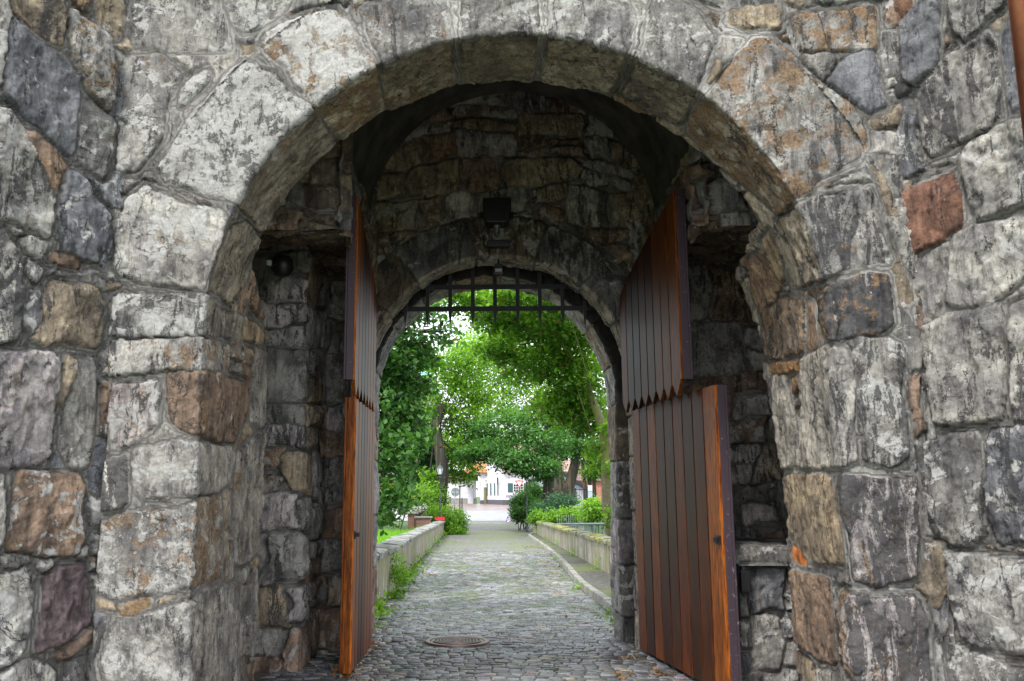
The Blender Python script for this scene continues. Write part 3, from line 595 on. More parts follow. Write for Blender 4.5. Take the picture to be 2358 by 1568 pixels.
def leaf(label, hinge, free, z0, zt, nb, side, pointed, latch=None, dark=1.0, group=None):
    """hinge, free: plan positions; zt(t): top height; side +1 boards face +X"""
    h, f = np.array(hinge, float), np.array(free, float); L = np.hypot(*(f-h)); d = (f-h)/L; n = np.array([-d[1], d[0]])
    if n[0]*side < 0: n = -n
    root = empty('gate_leaf', (h[0], h[1], 0), label=label, cat='gate', group=group)
    def T(V):  # (along, out, z) -> local to hinge
        V = np.asarray(V, float); return np.stack([V[:, 0]*d[0]+V[:, 1]*n[0], V[:, 0]*d[1]+V[:, 1]*n[1], V[:, 2]], -1)
    bd = MB(); w = (L-.06)/nb; rs = random.Random(int(L*100)+nb)
    for i in range(nb):
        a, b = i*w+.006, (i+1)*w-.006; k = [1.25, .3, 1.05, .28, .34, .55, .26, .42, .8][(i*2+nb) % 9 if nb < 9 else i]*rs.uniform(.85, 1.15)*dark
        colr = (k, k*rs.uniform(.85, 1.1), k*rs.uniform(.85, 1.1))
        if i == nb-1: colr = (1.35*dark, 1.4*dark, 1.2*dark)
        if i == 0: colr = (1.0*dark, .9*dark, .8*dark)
        m_ = (a+b)/2; zb = z0+(.0 if not pointed else .12)
        o1 = .035; c = .008
        pts = [(a, o1-c), (a+c, o1), (b-c, o1), (b, o1-c)]
        V = []; 
        for (x, o) in pts:
            V.append((x, o, zb)); V.append((x, o, zt(x/L)))
        V += [(a, 0, zb), (a, 0, zt(a/L)), (b, 0, zb), (b, 0, zt(b/L))]
        Fs = [(0, 2, 3, 1), (2, 4, 5, 3), (4, 6, 7, 5), (8, 0, 1, 9), (6, 10, 11, 7), (1, 3, 5, 7, 11, 9), (8, 10, 6, 4, 2, 0)]
        if pointed:
            V += [(m_, o1-.002, z0), (m_, 0, z0)]; Fs[-1:] = [(0, 12, 6), (0, 12, 13, 8), (12, 6, 10, 13)]; Fs += [(0, 2, 12), (2, 4, 12), (4, 6, 12)]
        bd.add(T(V), Fs, colr)
        if i < nb-1:   # bead between the boards
            bd.box((b-.002, 0, zb), (b+.014, .026, zt(b/L)-.01), (.25, .25, .25), T)
    bd.build('boarding', M['wood'], root, colors=True)
    fr = MB()
    fr.box((0, -.045, z0+.14*pointed), (.14, -.001, zt(.02)-.01), (1, 1, 1), T)
    for zz in ((z0+.22), (z0+zt(.1))/2, zt(.05)-.25): fr.box((.14, -.045, zz), (L-.17, -.001, zz+.16), (1, 1, 1), T)
    fr.build('rear_frame', M['wood'], root, colors=True)
    st = MB(); st.box((L-.052, -.002, z0+.14*pointed), (L-.012, .043, zt(1)-.005), (1.9*dark, 1.9*dark, 1.6*dark), T).build('edge_strip', M['wood'], root, colors=True, bevel=.004)
    st = MB(); st.box((L-.14, -.068, z0+.14*pointed), (L, -.0475, zt(1)), None, T); st.box((L-.0105, -.045, z0+.14*pointed), (L+.004, .024, zt(1)-.002), None, T)
    st.build('outer_stile', M['edge'] if not latch == 'left' else M['wood'], root, bevel=.004, colors=True)
    for zz in (z0+.35, zt(.2)-.4):
        hg = MB(); hg.box((-.02, -.06, zz), (.5, -.046, zz+.06), None, T); hg.tube([T([(-.02, -.05, zz-.03)])[0], T([(-.02, -.05, zz+.1)])[0]], .02)
        hg.build('hinge', M['iron'], root)
    if latch:
        lt = MB(); lt.box((L-.13, .044, 1.28), (L-.03, .056, 1.36), None, T); lt.box((L-.1, .056, 1.3), (L-.07, .09, 1.34), None, T)
        lt.build('latch', M['iron'], root, bevel=.003)
    return root
GRP = None
hr = atY(1480, 1488, 10.3); mr = atY(1640, 1568, 8.33); dr = (mr-hr)[:2]; dr /= np.hypot(*dr)
LLEN = min(np.arange(1.6, 3.2, .02), key=lambda l: abs(proj(np.array([[hr[0]+dr[0]*l, hr[1]+dr[1]*l, .6]]))[0, 0]-1684))
print('leaf length', LLEN)
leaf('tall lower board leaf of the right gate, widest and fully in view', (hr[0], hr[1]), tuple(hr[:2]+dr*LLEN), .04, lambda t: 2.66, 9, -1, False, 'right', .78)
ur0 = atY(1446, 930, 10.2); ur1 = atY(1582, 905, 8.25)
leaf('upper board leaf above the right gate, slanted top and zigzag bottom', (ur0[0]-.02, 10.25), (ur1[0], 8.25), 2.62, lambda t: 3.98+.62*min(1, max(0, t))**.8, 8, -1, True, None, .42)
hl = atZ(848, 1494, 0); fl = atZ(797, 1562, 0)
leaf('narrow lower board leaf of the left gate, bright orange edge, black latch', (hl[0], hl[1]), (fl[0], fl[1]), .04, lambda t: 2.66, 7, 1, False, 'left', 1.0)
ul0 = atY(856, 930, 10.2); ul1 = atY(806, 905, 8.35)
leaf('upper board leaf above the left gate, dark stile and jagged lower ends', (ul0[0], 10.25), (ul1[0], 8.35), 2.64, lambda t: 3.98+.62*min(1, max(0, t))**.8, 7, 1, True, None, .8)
# ---------------------------------------------------------------- portcullis
pc = empty('portcullis', (0, 10.83, 0), label='black iron portcullis with spiked bars raised in the top of the arch', cat='portcullis')
def X108(px): return atY(px, 710, 10.83)[0]
zz1, zz2 = atY(1140, 711, 10.83)[2], atY(1140, 661, 10.83)[2]
for zb in (zz1, zz2):
    hw = math.sqrt(max(.1, (IR+.2)**2-(zb-ICZ)**2))
    MB().box((ICX-hw, -.018, zb-.03), (ICX+hw, .002, zb+.03)).build('cross_bar', M['iron'], pc, bevel=.003)
for px in (934, 985, 1037, 1089, 1140, 1192, 1243, 1295, 1346):
    x = X108(px); zt_ = ICZ+math.sqrt(max(.05, (IR+.1)**2-(x-ICX)**2))+.42; tip = atY(px, 755, 10.83)[2]; w = .024
    b = MB(); b.box((x-w, -.042, zz1-.05), (x+w, -.02, zt_))
    b.add([(x-w, -.042, zz1-.05), (x+w, -.042, zz1-.05), (x+w, -.02, zz1-.05), (x-w, -.02, zz1-.05), (x, -.031, tip)], [(0, 1, 4), (1, 2, 4), (2, 3, 4), (3, 0, 4)])
    b.build('spiked_bar', M['iron'], pc)
# ---------------------------------------------------------------- fittings on the stone
p = atY(1144, 490, 10.2); bx = empty('wall_speaker', (p[0], 10.2, p[2]), label='black bell shaped housing fixed high on the inner wall above the arch', cat='loudspeaker')
m = MB(); hwid = .17
m.prism([(-hwid, .15), (hwid, .15), (hwid*.96, -.03), (hwid*.78, -.13), (hwid*.5, -.15), (-hwid*.5, -.15), (-hwid*.78, -.13), (-hwid*.96, -.03)], -.12, .14, 'y').build('housing', M['black_plastic'], bx, bevel=.012)
MB().lathe([(.016, -.24), (.018, -.19), (.04, -.18), (.04, -.15)], (0, 0, 0), 12).build('bulb_holder', M['grey_metal'], bx, smooth=True)
MB().box((-.2, .12, -.02), (.2, .17, .05)).build('bracket', M['iron'], bx)
p = atY(1146, 562, 10.28); b2_ = empty('motion_sensor', (p[0], 10.3, p[2]), label='small flat black sensor box on the wall below the bell shaped housing', cat='sensor')
MB().box((-.13, -.07, -.035), (.14, .07, .035)).build('body', M['black_plastic'], b2_, bevel=.01)
MB().box((-.15, -.072, -.012), (-.131, -.04, .012)).build('lens', M['grey_metal'], b2_)
p = atY(1148, 620, 10.3); b3 = empty('floodlight', (p[0], 10.3, p[2]), label='small grey floodlight hanging from the crown of the inner arch', cat='floodlight')
m = MB(); m.prism([(-.045, .055), (.045, .055), (.055, -.05), (-.055, -.05)], -.06, .05, 'y').build('housing', M['iron'], b3, bevel=.006)
MB().box((-.042, -.063, -.044), (.042, -.0605, -.008)).build('lens', M['grey_metal'], b3)
MB().tube([(0, 0, .05), (0, .06, .13), (0, .12, .15)], .012).build('arm', M['iron'], b3)
p = atY(650, 614, 8.6); b4 = empty('security_camera', tuple(p), label='round black dome fixture at the top of the left recess', cat='security camera')
MB().lathe([(.01, -.11), (.07, -.09), (.11, -.03), (.11, .05), (.085, .1), (.02, .12)], (0, 0, 0), 20).build('dome', M['black_plastic'], b4, smooth=True)
MB().box((-.12, -.1, -.02), (-.08, -.14, .03)).build('lens', M['glass'], b4)
MB().tube([(.05, .05, -.08), (.14, .2, -.16), (.12, .4, -.22)], .012).build('cable', M['grey_metal'], b4)
p = atY(1702, 1330, 8.1); b5 = empty('gate_holder', tuple(p), label='black catch with grey cap bolted beside the open right gate', cat='gate catch')
MB().tube([(-.03, 0, -.35), (-.03, 0, .12)], .028, 12).build('post', M['iron'], b5, smooth=True)
MB().box((.01, -.03, -.12), (.09, .03, .06)).build('catch_box', M['black_plastic'], b5, bevel=.006)
MB().box((-.06, -.035, .12), (0, .035, .155)).build('cap', M['grey_metal'], b5, bevel=.006)
# copper downpipe on the right wing
q = atY(2358, 100, 4.75); dp = empty('downpipe', (q[0], q[1], 0), label='copper downpipe running down the right edge of the view', cat='downpipe')
MB().tube([(0, 0, 3.35), (0, 0, 7.3)], .055, 20).build('pipe', M['copper'], dp, smooth=True)
MB().tube([(0, 0, 3.35), (.02, .0, 3.2), (.12, .1, 3.0), (.3, .3, 2.9)], .055, 20).build('elbow', M['copper'], dp, smooth=True)
m = MB()
m.lathe([(.062, 5.3), (.066, 5.31), (.066, 5.36), (.062, 5.37)], (0, 0, 0), 20).build('pipe_collar', M['copper'], dp)
# ================================================================== GROUND AND ROAD
def gz(Y): return np.interp(Y, [-80, 11, 20, 61, 80, 100, 140, 400], [0, 0, -.24, -.85, -.42, .03, .32, .4])
def bank(X, Y):
    """ground level away from the road"""
    z = gz(Y); xl = np.interp(Y, [11, 13, 60, 75], [-1.9, -1.95, -3.2, -3.2])
    side = np.clip((xl-.1-X)/.8, 0, 1)*np.clip((Y-12)/1.5, 0, 1)*np.clip((68-Y)/6, 0, 1)+np.clip((X-3.3)/.8, 0, 1)*np.clip((Y-12)/1.5, 0, 1)*np.clip((66-Y)/6, 0, 1)
    return z-side*.65
def earth():
    t = NT('grass_and_earth'); P = t.pos(); n = t.noise(P, .8, 6, .6); f = t.noise(P, 22, 6, .7)
    c = t.mix(t.ramp(f, .3, .7), (.03, .06, .012), (.075, .16, .025)); c = t.mix(t.ramp(n, .5, .62, 0, .5), c, (.06, .05, .03))
    return t.done(c, .95, t.bump(f, 1, .05))
def road_mat(name, base, rough, sc, moss=.4):
    t = NT(name); P = t.pos()
    v = t.n('ShaderNodeTexVoronoi', {'Vector': P, 'Scale': sc}, feature='DISTANCE_TO_EDGE').outputs[0]
    vc = t.n('ShaderNodeTexVoronoi', {'Vector': P, 'Scale': sc}).outputs['Color']
    f = t.noise(P, 40, 5, .7); b = t.noise(P, .35, 5, .6)
    c = t.mix(sep(t, vc)[0], tuple(x*.6 for x in base), tuple(x*1.35 for x in base))
    c = t.mix(t.ramp(v, .0, .1), (.03, .028, .024), c)
    c = t.mix(t.ramp(t.mth('ADD', b, t.mth('MULTIPLY', f, .12)), .53, .64, 0, moss), c, (.10, .13, .03))
    return t.done(c, rough, t.bump(t.ramp(v, 0, .15), .6, .02))
M['earth'] = earth()
M['setts_far'] = road_mat('worn_setts', (.16, .155, .145), .55, 8, .85)
t = NT('asphalt_pale'); P = t.pos(); n = t.noise(P, 1.2, 6, .6); f = t.noise(P, 60, 4, .7)
M['asphalt'] = t.done(t.mix(t.ramp(n, .35, .7), (.19, .19, .20), (.27, .27, .28)), .5, t.bump(f, .5, .01))
t = NT('wet_red_paving'); P = t.pos(); br = t.n('ShaderNodeTexBrick', {'Vector': P, 'Scale': 4.0, 'Color1': (.19, .11, .09, 1), 'Color2': (.14, .09, .08, 1), 'Mortar': (.15, .13, .12, 1), 'Mortar Size': .02}).outputs[0]
M['paving'] = t.done(t.mix(t.ramp(t.noise(P, .3, 4), .5, .62, 0, .7), br, (.2, .19, .185)), .35, None)
# ground sheet to the horizon
gx = np.concatenate([np.linspace(-600, -30, 12), np.linspace(-28, -4, 20), np.linspace(-3.8, 4.6, 60), np.linspace(5, 30, 20), np.linspace(40, 600, 12)])
gy = np.concatenate([np.linspace(-120, 5, 14), np.linspace(7, 110, 140), np.linspace(115, 900, 20)])
GX, GY = np.meshgrid(gx, gy, indexing='ij'); GZ = bank(GX, GY)-.035
Pg = np.stack([GX, GY, GZ], -1); Pg[..., 2] += np.where(((GX < -3.5) | (GX > 4)) & (GY > 13), .06*fbm(Pg, .8, 3, 71), 0)
go = grid_mesh('ground', Pg, M['earth'], None, flip=False); tag(go, kind='structure')
def strip(name, ys, xl, xr, lift, mat, nx=10, jig=0):
    ys = np.array(ys, float); w = np.linspace(0, 1, nx)[:, None]; X = np.array([xl(y) for y in ys])[None]*(1-w)+np.array([xr(y) for y in ys])[None]*w
    Pp = np.stack([X, ys[None]+0*X, gz(ys)[None]+0*X+lift], -1)
    if jig: Pp[..., 2] += jig*fbm(Pp, .8, 3, 5)
    return grid_mesh(name, Pp, mat, None)
XL = lambda y: float(np.interp(y, [0, 11.6, 13, 60, 66, 76], [-4.5, -1.75, -1.78, -2.95, -2.6, -2.3]))
KX = lambda y: float(np.interp(y, [9, 11.7, 13.3, 20, 27, 36, 55, 60], [1.62, 1.72, 1.85, 1.9, 2.15, 2.3, 2.35, 2.9]))
tag(strip('cobbled_road', list(np.linspace(-30, 7.4, 20))+list(np.linspace(8, 78, 120)), lambda y: XL(y) if y > 11.6 else -3.4, lambda y: 3.4 if y < 60 else 3.6, -.012, M['setts_far']), kind='structure')
tag(strip('asphalt_street', np.linspace(77.5, 101, 12), lambda y: -14, lambda y: 22, .004, M['asphalt']), kind='structure')
tag(strip('brick_paving', np.linspace(100.5, 150, 20), lambda y: -30, lambda y: 30, .008, M['paving']), kind='structure')
for (x, y, w) in ((-3.4, 100.8, 3.2), (1.0, 100.3, 3.6)): pass
# real setts
def setts():
    rows = []; rs = np.random.default_rng(3); C = []; SZ = []; AN = []
    y = 7.7
    while y < 36:
        g = .108+.0012*max(0, y-12)
        x0, x1 = -2.2, 3.0
        if y > 11.5: x0, x1 = XL(y)+.02, KX(y)-.05
        x = x0+rs.uniform(0, .08)
        while x < x1:
            w = rs.uniform(.115, .175)*(1+.012*max(0, y-12))
            yy = y+.10*math.sin((x-.2)*1.15+y*.35)+rs.normal(0, .006)
            C.append((x+w/2, yy)); SZ.append((w/2-.0035, g/2-.0035)); AN.append(rs.normal(0, .09)+.115*math.cos((x-.2)*1.15+y*.35)*1.0)
            x += w
        y += g
    C = np.array(C); SZ = np.array(SZ); AN = np.array(AN); n = len(C)
    # 16 vert top grid with rounded corners
    g1 = np.array([-1, -.84, .84, 1.0]); gx, gy = np.meshgrid(g1, g1, indexing='ij'); tx, ty = gx.ravel(), gy.ravel()
    rad = np.maximum(np.abs(tx), np.abs(ty)); cor = (np.abs(tx) > .9) & (np.abs(ty) > .9)
    tx = np.where(cor, tx*.93, tx); ty = np.where(cor, ty*.93, ty); h0 = np.where(rad > .9, 0.0, 1.0)
    X = tx[None]*SZ[:, :1]*(1+rs.normal(0, .045, (n, 16))); Y = ty[None]*SZ[:, 1:]*(1+rs.normal(0, .045, (n, 16)))
    ca, sa = np.cos(AN)[:, None], np.sin(AN)[:, None]
    XX = C[:, :1]+X*ca-Y*sa; YY = C[:, 1:]+X*sa+Y*ca
    hz = rs.normal(0, .003, (n, 1)); amp = .017
    Z = gz(YY)-.0125+h0[None]*amp+hz+rs.normal(0, .0018, (n, 16))+X*rs.normal(0, .035, (n, 1))+Y*rs.normal(0, .04, (n, 1))
    keep = np.hypot((C[:, 0]-MHX)/.45, (C[:, 1]-MHY)/.45) > 1
    V = np.stack([XX, YY, Z], -1)[keep]; n = len(V)
    base = np.array([(i*4+j, (i+1)*4+j, (i+1)*4+j+1, i*4+j+1) for i in range(3) for j in range(3)])
    q = (base[None]+np.arange(n)[:, None, None]*16).reshape(-1, 4)
    me = mesh_np('setts', V.reshape(-1, 3), q)
    k = rs.uniform(.55, 1.5, (n, 1)); c = np.array([.150, .155, .163])*k*(1+rs.normal(0, .05, (n, 3)))
    wm = rs.random(n) < .1; c[wm] *= np.array([1.5, 1.3, 1.05])
    dk = rs.random(n) < .25; c[dk] *= .5
    attr(me, 'tint', np.repeat(c, 16, 0))
    t = NT('basalt_setts'); P = t.pos(); tn = t.att('tint').outputs['Color']; f = t.noise(P, 55, 6, .7); b = t.noise(P, .55, 6, .62, .4); bm = t.noise(t.vadd(P, (4., 9., 0.)), 1.3, 7, .7, .5)
    c = t.mix(t.ramp(f, .3, .7), t.mix(1.0, tn, (.7, .7, .7), 'MULTIPLY'), t.mix(1.0, tn, (1.35, 1.35, 1.33), 'MULTIPLY'))
    c = t.mix(t.ramp(b, .45, .62, 0, .5), c, t.mix(1.0, c, (1.7, 1.68, 1.6), 'MULTIPLY'))
    sy = t.n('ShaderNodeSeparateXYZ', {0: P}).outputs[1]
    mo = t.mth('MULTIPLY', t.ramp(bm, .46, .58, 0, .8), t.ramp(sy, 11.5, 15))
    c = t.mix(mo, c, (.07, .10, .02))
    m = t.done(c, t.ramp(t.noise(P, 2.2, 6, .65), .38, .62, .16, .5), t.bump(f, .5, .012))
    o = link('road_setts', me, m); tag(o, kind='structure')
    me2 = None
mhp = atZ(1053, 1478, 0); MHX, MHY = mhp[0], mhp[1]
setts()
# joint bed visible between the setts
t = NT('sandy_joints'); P = t.pos(); n = t.noise(P, 30, 6, .7); bm = t.noise(P, .8, 6, .65)
sy = t.n('ShaderNodeSeparateXYZ', {0: P}).outputs[1]
c = t.mix(t.ramp(n, .35, .65), (.06, .052, .044), (.16, .145, .12)); c = t.mix(t.mth('MULTIPLY', t.ramp(bm, .45, .6, 0, .9), t.ramp(sy, 11, 14)), c, (.07, .11, .02))
M['joint'] = t.done(c, .95, t.bump(n, 1, .01))
tag(strip('joint_bed', list(np.linspace(7.0, 36, 60)), lambda y: XL(y) if y > 11.6 else -3.2, lambda y: 3.3 if y < 11.6 else KX(y), -.006, M['joint']), kind='structure')
# manhole cover
mh = empty('manhole_cover', (MHX, MHY, 0), label='round rusty iron manhole cover with concentric rings in the cobbles', cat='manhole cover')
t = NT('rusty_cast_iron'); P = t.pos(); n = t.noise(P, 25, 6, .7)
M['rust'] = t.done(t.mix(t.ramp(n, .4, .65), (.11, .10, .10), (.20, .10, .07)), .38, t.bump(n, .4, .004), Metallic=.4)
pr = [(.0, .012)]
for k in range(7): r = .045+k*.038; pr += [(r-.011, .004), (r-.008, .022), (r+.008, .022), (r+.011, .004)]
pr += [(.312, .012), (.315, -.02)]
m = MB(); n_ = 48
m.lathe(pr[1:], (0, 0, 0), n_).build('lid', M['rust'], mh)
MB().lathe([(.322, -.03), (.322, .016), (.375, .018), (.385, -.01)], (0, 0, 0), n_).build('frame', M['rust'], mh)
# kerb and raised footway on the bridge
kb = MB(); rs = random.Random(4); y = 11.7
while y < 60:
    l = rs.uniform(.7, 1.1); y2 = y+l-.015; xa, xb = KX(y)+rs.uniform(-.015, .015), KX(y2); z1, z2 = float(gz(y))-.1, float(gz(y2)); hh = .135+rs.uniform(-.012, .012); k = rs.uniform(.8, 1.2)
    V = [(xa, y, z1), (xa+.15, y, z1), (xb+.15, y2, z2-.1), (xb, y2, z2-.1), (xa+.015, y, z1+.1+hh), (xa+.15, y, z1+.1+hh), (xb+.15, y2, z2+hh), (xb+.015, y2, z2+hh)]
    kb.add(V, [(0, 3, 2, 1), (4, 5, 6, 7), (0, 1, 5, 4), (1, 2, 6, 5), (2, 3, 7, 6), (3, 0, 4, 7)], (k, k, k)); y += l
def masonry(name, a, b, moss=.5, streak=False, sc=6, mosscol=(.14, .16, .03), mt=0.0):
    t = NT(name); P = t.pos(); n = t.noise(P, sc, 7, .7); f = t.noise(P, sc*8, 5, .7); bg = t.noise(P, 1.1, 6, .65, .5)
    c = t.mix(t.ramp(n, .3, .7), a, b)
    if streak:
        Q = t.n('ShaderNodeMapping', {'Vector': P, 'Scale': (5, 3.2, .12)}).outputs[0]; sN = t.noise(Q, 1.2, 5, .6)
        c = t.mix(t.ramp(sN, .45, .6, 0, .75), c, (.12, .10, .06)); c = t.mix(t.ramp(t.noise(t.vadd(Q, (3., 3., 3.)), 2.5, 4, .6), .56, .62, 0, .7), c, (.05, .048, .04))
    if moss: c = t.mix(t.ramp(t.mth('ADD', bg, t.mth('MULTIPLY', f, .2)), .60+mt, .70+mt, 0, moss), c, mosscol)
    return t.done(c, .9, t.bump(f, .7, .02))
M['kerb'] = masonry('granite_kerb', (.19, .18, .165), (.33, .32, .3), .5)
M['parapet'] = masonry('stained_parapet_render', (.25, .235, .19), (.40, .38, .32), .6, True, 4, (.16, .16, .045), -.03)
M['coping'] = masonry('mossy_coping', (.10, .10, .085), (.22, .22, .19), .95, False, 5, (.19, .19, .03), -.06)
M['copingL'] = masonry('grey_coping', (.16, .16, .145), (.3, .31, .3), .5, False, 5, (.10, .12, .04))
kb.build('kerb', M['kerb'], None, bevel=.015, kind='structure')
M['footway'] = road_mat('mossy_footway', (.10, .095, .085), .8, 9, .95)
tag(strip('footway', np.linspace(11.7, 60, 60), lambda y: KX(y)+.14, lambda y: 3.0, .105, M['footway'], 14, .02), kind='structure')
# ---------------------------------------------------------------- parapets
def parapet(label, xs, y0, y1, h, thick, side, matc, bulge):
    o = empty('parapet_wall', (xs(y0), y0, 0), label=label, cat='parapet')
    o['_abs'] = 1
    ys = np.arange(y0, y1+.01, .25); rs = np.random.default_rng(int(y1*3))
    prof = [(0, -.6), (0, h-.09), (thick, h-.09), (thick, -1.6)]
    V = []
    for yy in ys:
        for (a, z) in prof: V.append((xs(yy)+side*a, yy, float(gz(yy))+z))
    V = np.array(V).reshape(len(ys), 4, 3)
    idx = np.arange(len(ys)*4).reshape(len(ys), 4); q = np.stack([idx[:-1, :-1], idx[1:, :-1], idx[1:, 1:], idx[:-1, 1:]], -1).reshape(-1, 4)
    if side > 0: q = q[:, ::-1]
    ends = np.array([idx[0], idx[-1][::-1]])
    link('wall_body', mesh_np('wall_body', V.reshape(-1, 3), [q, ends], False), M['parapet'], o)
    m = MB(); y = y0
    while y < y1:
        l = rs.uniform(.75, 1.15); y2 = min(y+l-.02, y1+.05); ov = .07+rs.uniform(-.02, .03); t0 = h+.01+rs.uniform(-.02, .02)
        n1 = 5; A = []
        for i in range(n1):
            yy = y+(y2-y)*i/(n1-1); xx = xs(yy); zz = float(gz(yy))
            for (a, z) in ((-ov, h-.088), (-ov-.01, t0-.02), (-ov+.03, t0+.01), (thick/2, t0+.03), (thick+ov-.03, t0), (thick+ov, h-.088)):
                A.append((xx+side*(a+rs.normal(0, .012)), yy+rs.normal(0, .004), zz+z+rs.normal(0, .007)))
        Fs = [(i*6+j, (i+1)*6+j, (i+1)*6+(j+1) % 6, i*6+(j+1) % 6) for i in range(n1-1) for j in range(6)]
        Fs += [tuple(range(6)), tuple(range((n1-1)*6+5, (n1-1)*6-1, -1))]
        if side < 0: Fs = [f[::-1] for f in Fs]
        k = rs.uniform(.8, 1.2); m.add(A, Fs, (k, k, k)); y += l
    m.build('coping', matc, o)
    return o
parapet('low rendered parapet on the right of the bridge with yellow mossy coping', lambda y: float(np.interp(y, [11.6, 61], [2.88, 2.98])), 11.75, 61, .88, .38, 1, M['coping'], 0)
parapet('low rendered parapet on the left of the bridge with grey stone coping', lambda y: float(np.interp(y, [11.6, 13, 25, 60], [-1.76, -1.78, -2.2, -2.92])), 11.75, 60, .86, .4, -1, M['copingL'], 0)
# red tray left on the end of the left parapet
c0 = (-3.12, 58.2, float(gz(58.2))+.92)
rt = empty('red_tray', c0, label='bright red plastic tray lying on the far end of the left parapet', cat='tray')
M['red'] = simple('red_plastic', (.7, .02, .03), .35)
MB().box((-.28, -.35, 0), (.28, .35, .03)).build('base', M['red'], rt, bevel=.01)
m = MB(); m.box((-.3, -.37, .03), (-.26, .37, .2)); m.box((.26, -.37, .03), (.3, .37, .16)); m.box((-.26, -.37, .03), (.26, -.33, .13)); m.box((-.26, .33, .03), (.26, .37, .2)); m.build('rim', M['red'], rt)
# ================================================================== FOLIAGE
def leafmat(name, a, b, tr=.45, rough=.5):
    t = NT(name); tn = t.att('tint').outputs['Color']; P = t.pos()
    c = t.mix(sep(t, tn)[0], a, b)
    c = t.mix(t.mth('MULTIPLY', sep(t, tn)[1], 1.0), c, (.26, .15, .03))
    p = t.n('ShaderNodeBsdfPrincipled', {'Base Color': c, 'Roughness': rough, 'Specular IOR Level': .35})
    tl = t.n('ShaderNodeBsdfTranslucent', {'Color': t.mix(1.0, c, (1.5, 1.6, .6), 'MULTIPLY')})
    mx = t.n('ShaderNodeMixShader', {0: tr, 1: p.outputs[0], 2: tl.outputs[0]}); t.t.links.new(mx.outputs[0], t.out.inputs[0])
    return t.m
M['leaf_mid'] = leafmat('leaves_fresh_green', (.035, .10, .012), (.20, .38, .04))
M['leaf_bright'] = leafmat('leaves_yellow_green', (.045, .13, .012), (.26, .46, .05), .45)
M['leaf_dark'] = leafmat('leaves_deep_green', (.014, .055, .016), (.11, .26, .06), .38)
M['leaf_blue'] = leafmat('leaves_blue_green', (.012, .05, .025), (.06, .15, .07), .25)
M['bark'] = masonry('bark', (.012, .010, .009), (.034, .028, .024), .25, True, 14, (.04, .05, .015))
M['bark_moss'] = masonry('mossy_bark', (.10, .085, .05), (.19, .17, .09), .9, False, 10, (.13, .16, .03))
LEAFV = np.array([(0, -.5, 0), (.3, -.12, .05), (.24, .22, .04), (0, .55, -.06), (-.24, .22, .04), (-.3, -.12, .05)])
def leaves(name, clumps, mat, parent, size, seed=1, seeds=0.0, flat=.5, sub=26, **kw):
    """clumps: (centre, radii, count). leaves gather in twig-sized sprays inside each clump"""
    g = np.random.default_rng(seed); Cs = []; B = []
    for (c, r, n) in clumps:
        ns = max(3, n//sub)
        d = g.normal(size=(ns, 3)); d /= np.linalg.norm(d, axis=1, keepdims=True); rr = g.uniform(.25, 1, (ns, 1))**.55
        tw = np.array(c)+d*rr*np.array(r)
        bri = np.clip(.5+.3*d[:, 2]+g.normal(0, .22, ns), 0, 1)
        k = g.integers(0, ns, n); sp = np.mean(r)*.17+size*.7
        off = g.normal(size=(n, 3))*np.array([1, 1, flat])*sp; off[:, 2] -= .25*np.abs(off[:, 0])
        Cs.append(tw[k]+off); B.append(np.clip(bri[k]+g.normal(0, .13, n), 0, 1))
    C = np.concatenate(Cs); b = np.concatenate(B); n = len(C)
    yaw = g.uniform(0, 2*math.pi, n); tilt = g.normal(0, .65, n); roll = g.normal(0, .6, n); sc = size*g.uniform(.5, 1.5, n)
    L = LEAFV[None]*sc[:, None, None]
    cr, sr = np.cos(roll)[:, None], np.sin(roll)[:, None]; ct, st = np.cos(tilt)[:, None], np.sin(tilt)[:, None]; cyy, syy = np.cos(yaw)[:, None], np.sin(yaw)[:, None]
    x, y, z = L[..., 0], L[..., 1], L[..., 2]
    x, z = x*cr+z*sr, -x*sr+z*cr; y, z = y*ct-z*st, y*st+z*ct; x, y = x*cyy-y*syy, x*syy+y*cyy
    V = np.stack([x, y, z], -1)+C[:, None]
    q = np.array([(0, 1, 2, 3), (0, 3, 4, 5)])[None]+np.arange(n)[:, None, None]*6
    me = mesh_np(name, V.reshape(-1, 3), q.reshape(-1, 4), False)
    t = np.zeros((n, 3)); t[:, 0] = b; t[:, 1] = (g.random(n) < seeds)*1.0
    attr(me, 'tint', np.repeat(t, 6, 0))
    return link(name, me, mat, parent, **kw)
def PC(px, py, Y, rx, ry, rz, n): return (tuple(atY(px, py, Y)), (rx, ry, rz), n)
def tree(label, trunk, rads, clumps, mat, size, bark, seed, seeds=0.0, group=None, limb=1.0, nm='tree', flat=.5):
    base = trunk[0]; o = empty(nm, tuple(base), label=label, cat='tree', group=group); o['_abs'] = 1
    m = MB(); m.tube(trunk, rads, 12, cap=False); top = np.array(trunk[-1]); g = random.Random(seed)
    m.build('trunk', bark, o, smooth=True)
    b = MB()
    for (c, r, n) in clumps:
        c = np.array(c); st = np.array(trunk[g.choice(range(max(1, len(trunk)//2), len(trunk)))])
        mid = st*.5+c*.5+np.array([g.uniform(-.3, .3), g.uniform(-.3, .3), g.uniform(0, .5)])*np.mean(r)*.5
        r0 = rads[-1]*.6*limb; b.tube([st, st*.75+mid*.25+np.array([0, 0, .1]), mid, c*.8+mid*.2, c], [r0, r0*.8, r0*.55, r0*.35, r0*.15], 6, cap=False)
        for k in range(5):
            e = c+np.array([g.uniform(-1, 1)*r[0], g.uniform(-1, 1)*r[1], g.uniform(-.9, .9)*r[2]])*.8
            b.tube([mid*.3+c*.7, (c+e)/2+np.array([0, 0, .08]), e], [r0*.3, r0*.2, r0*.06], 5, cap=False)
    b.build('branches', bark, o, smooth=True)
    leaves('crown', clumps, mat, o, size, seed, seeds, flat)
    return o
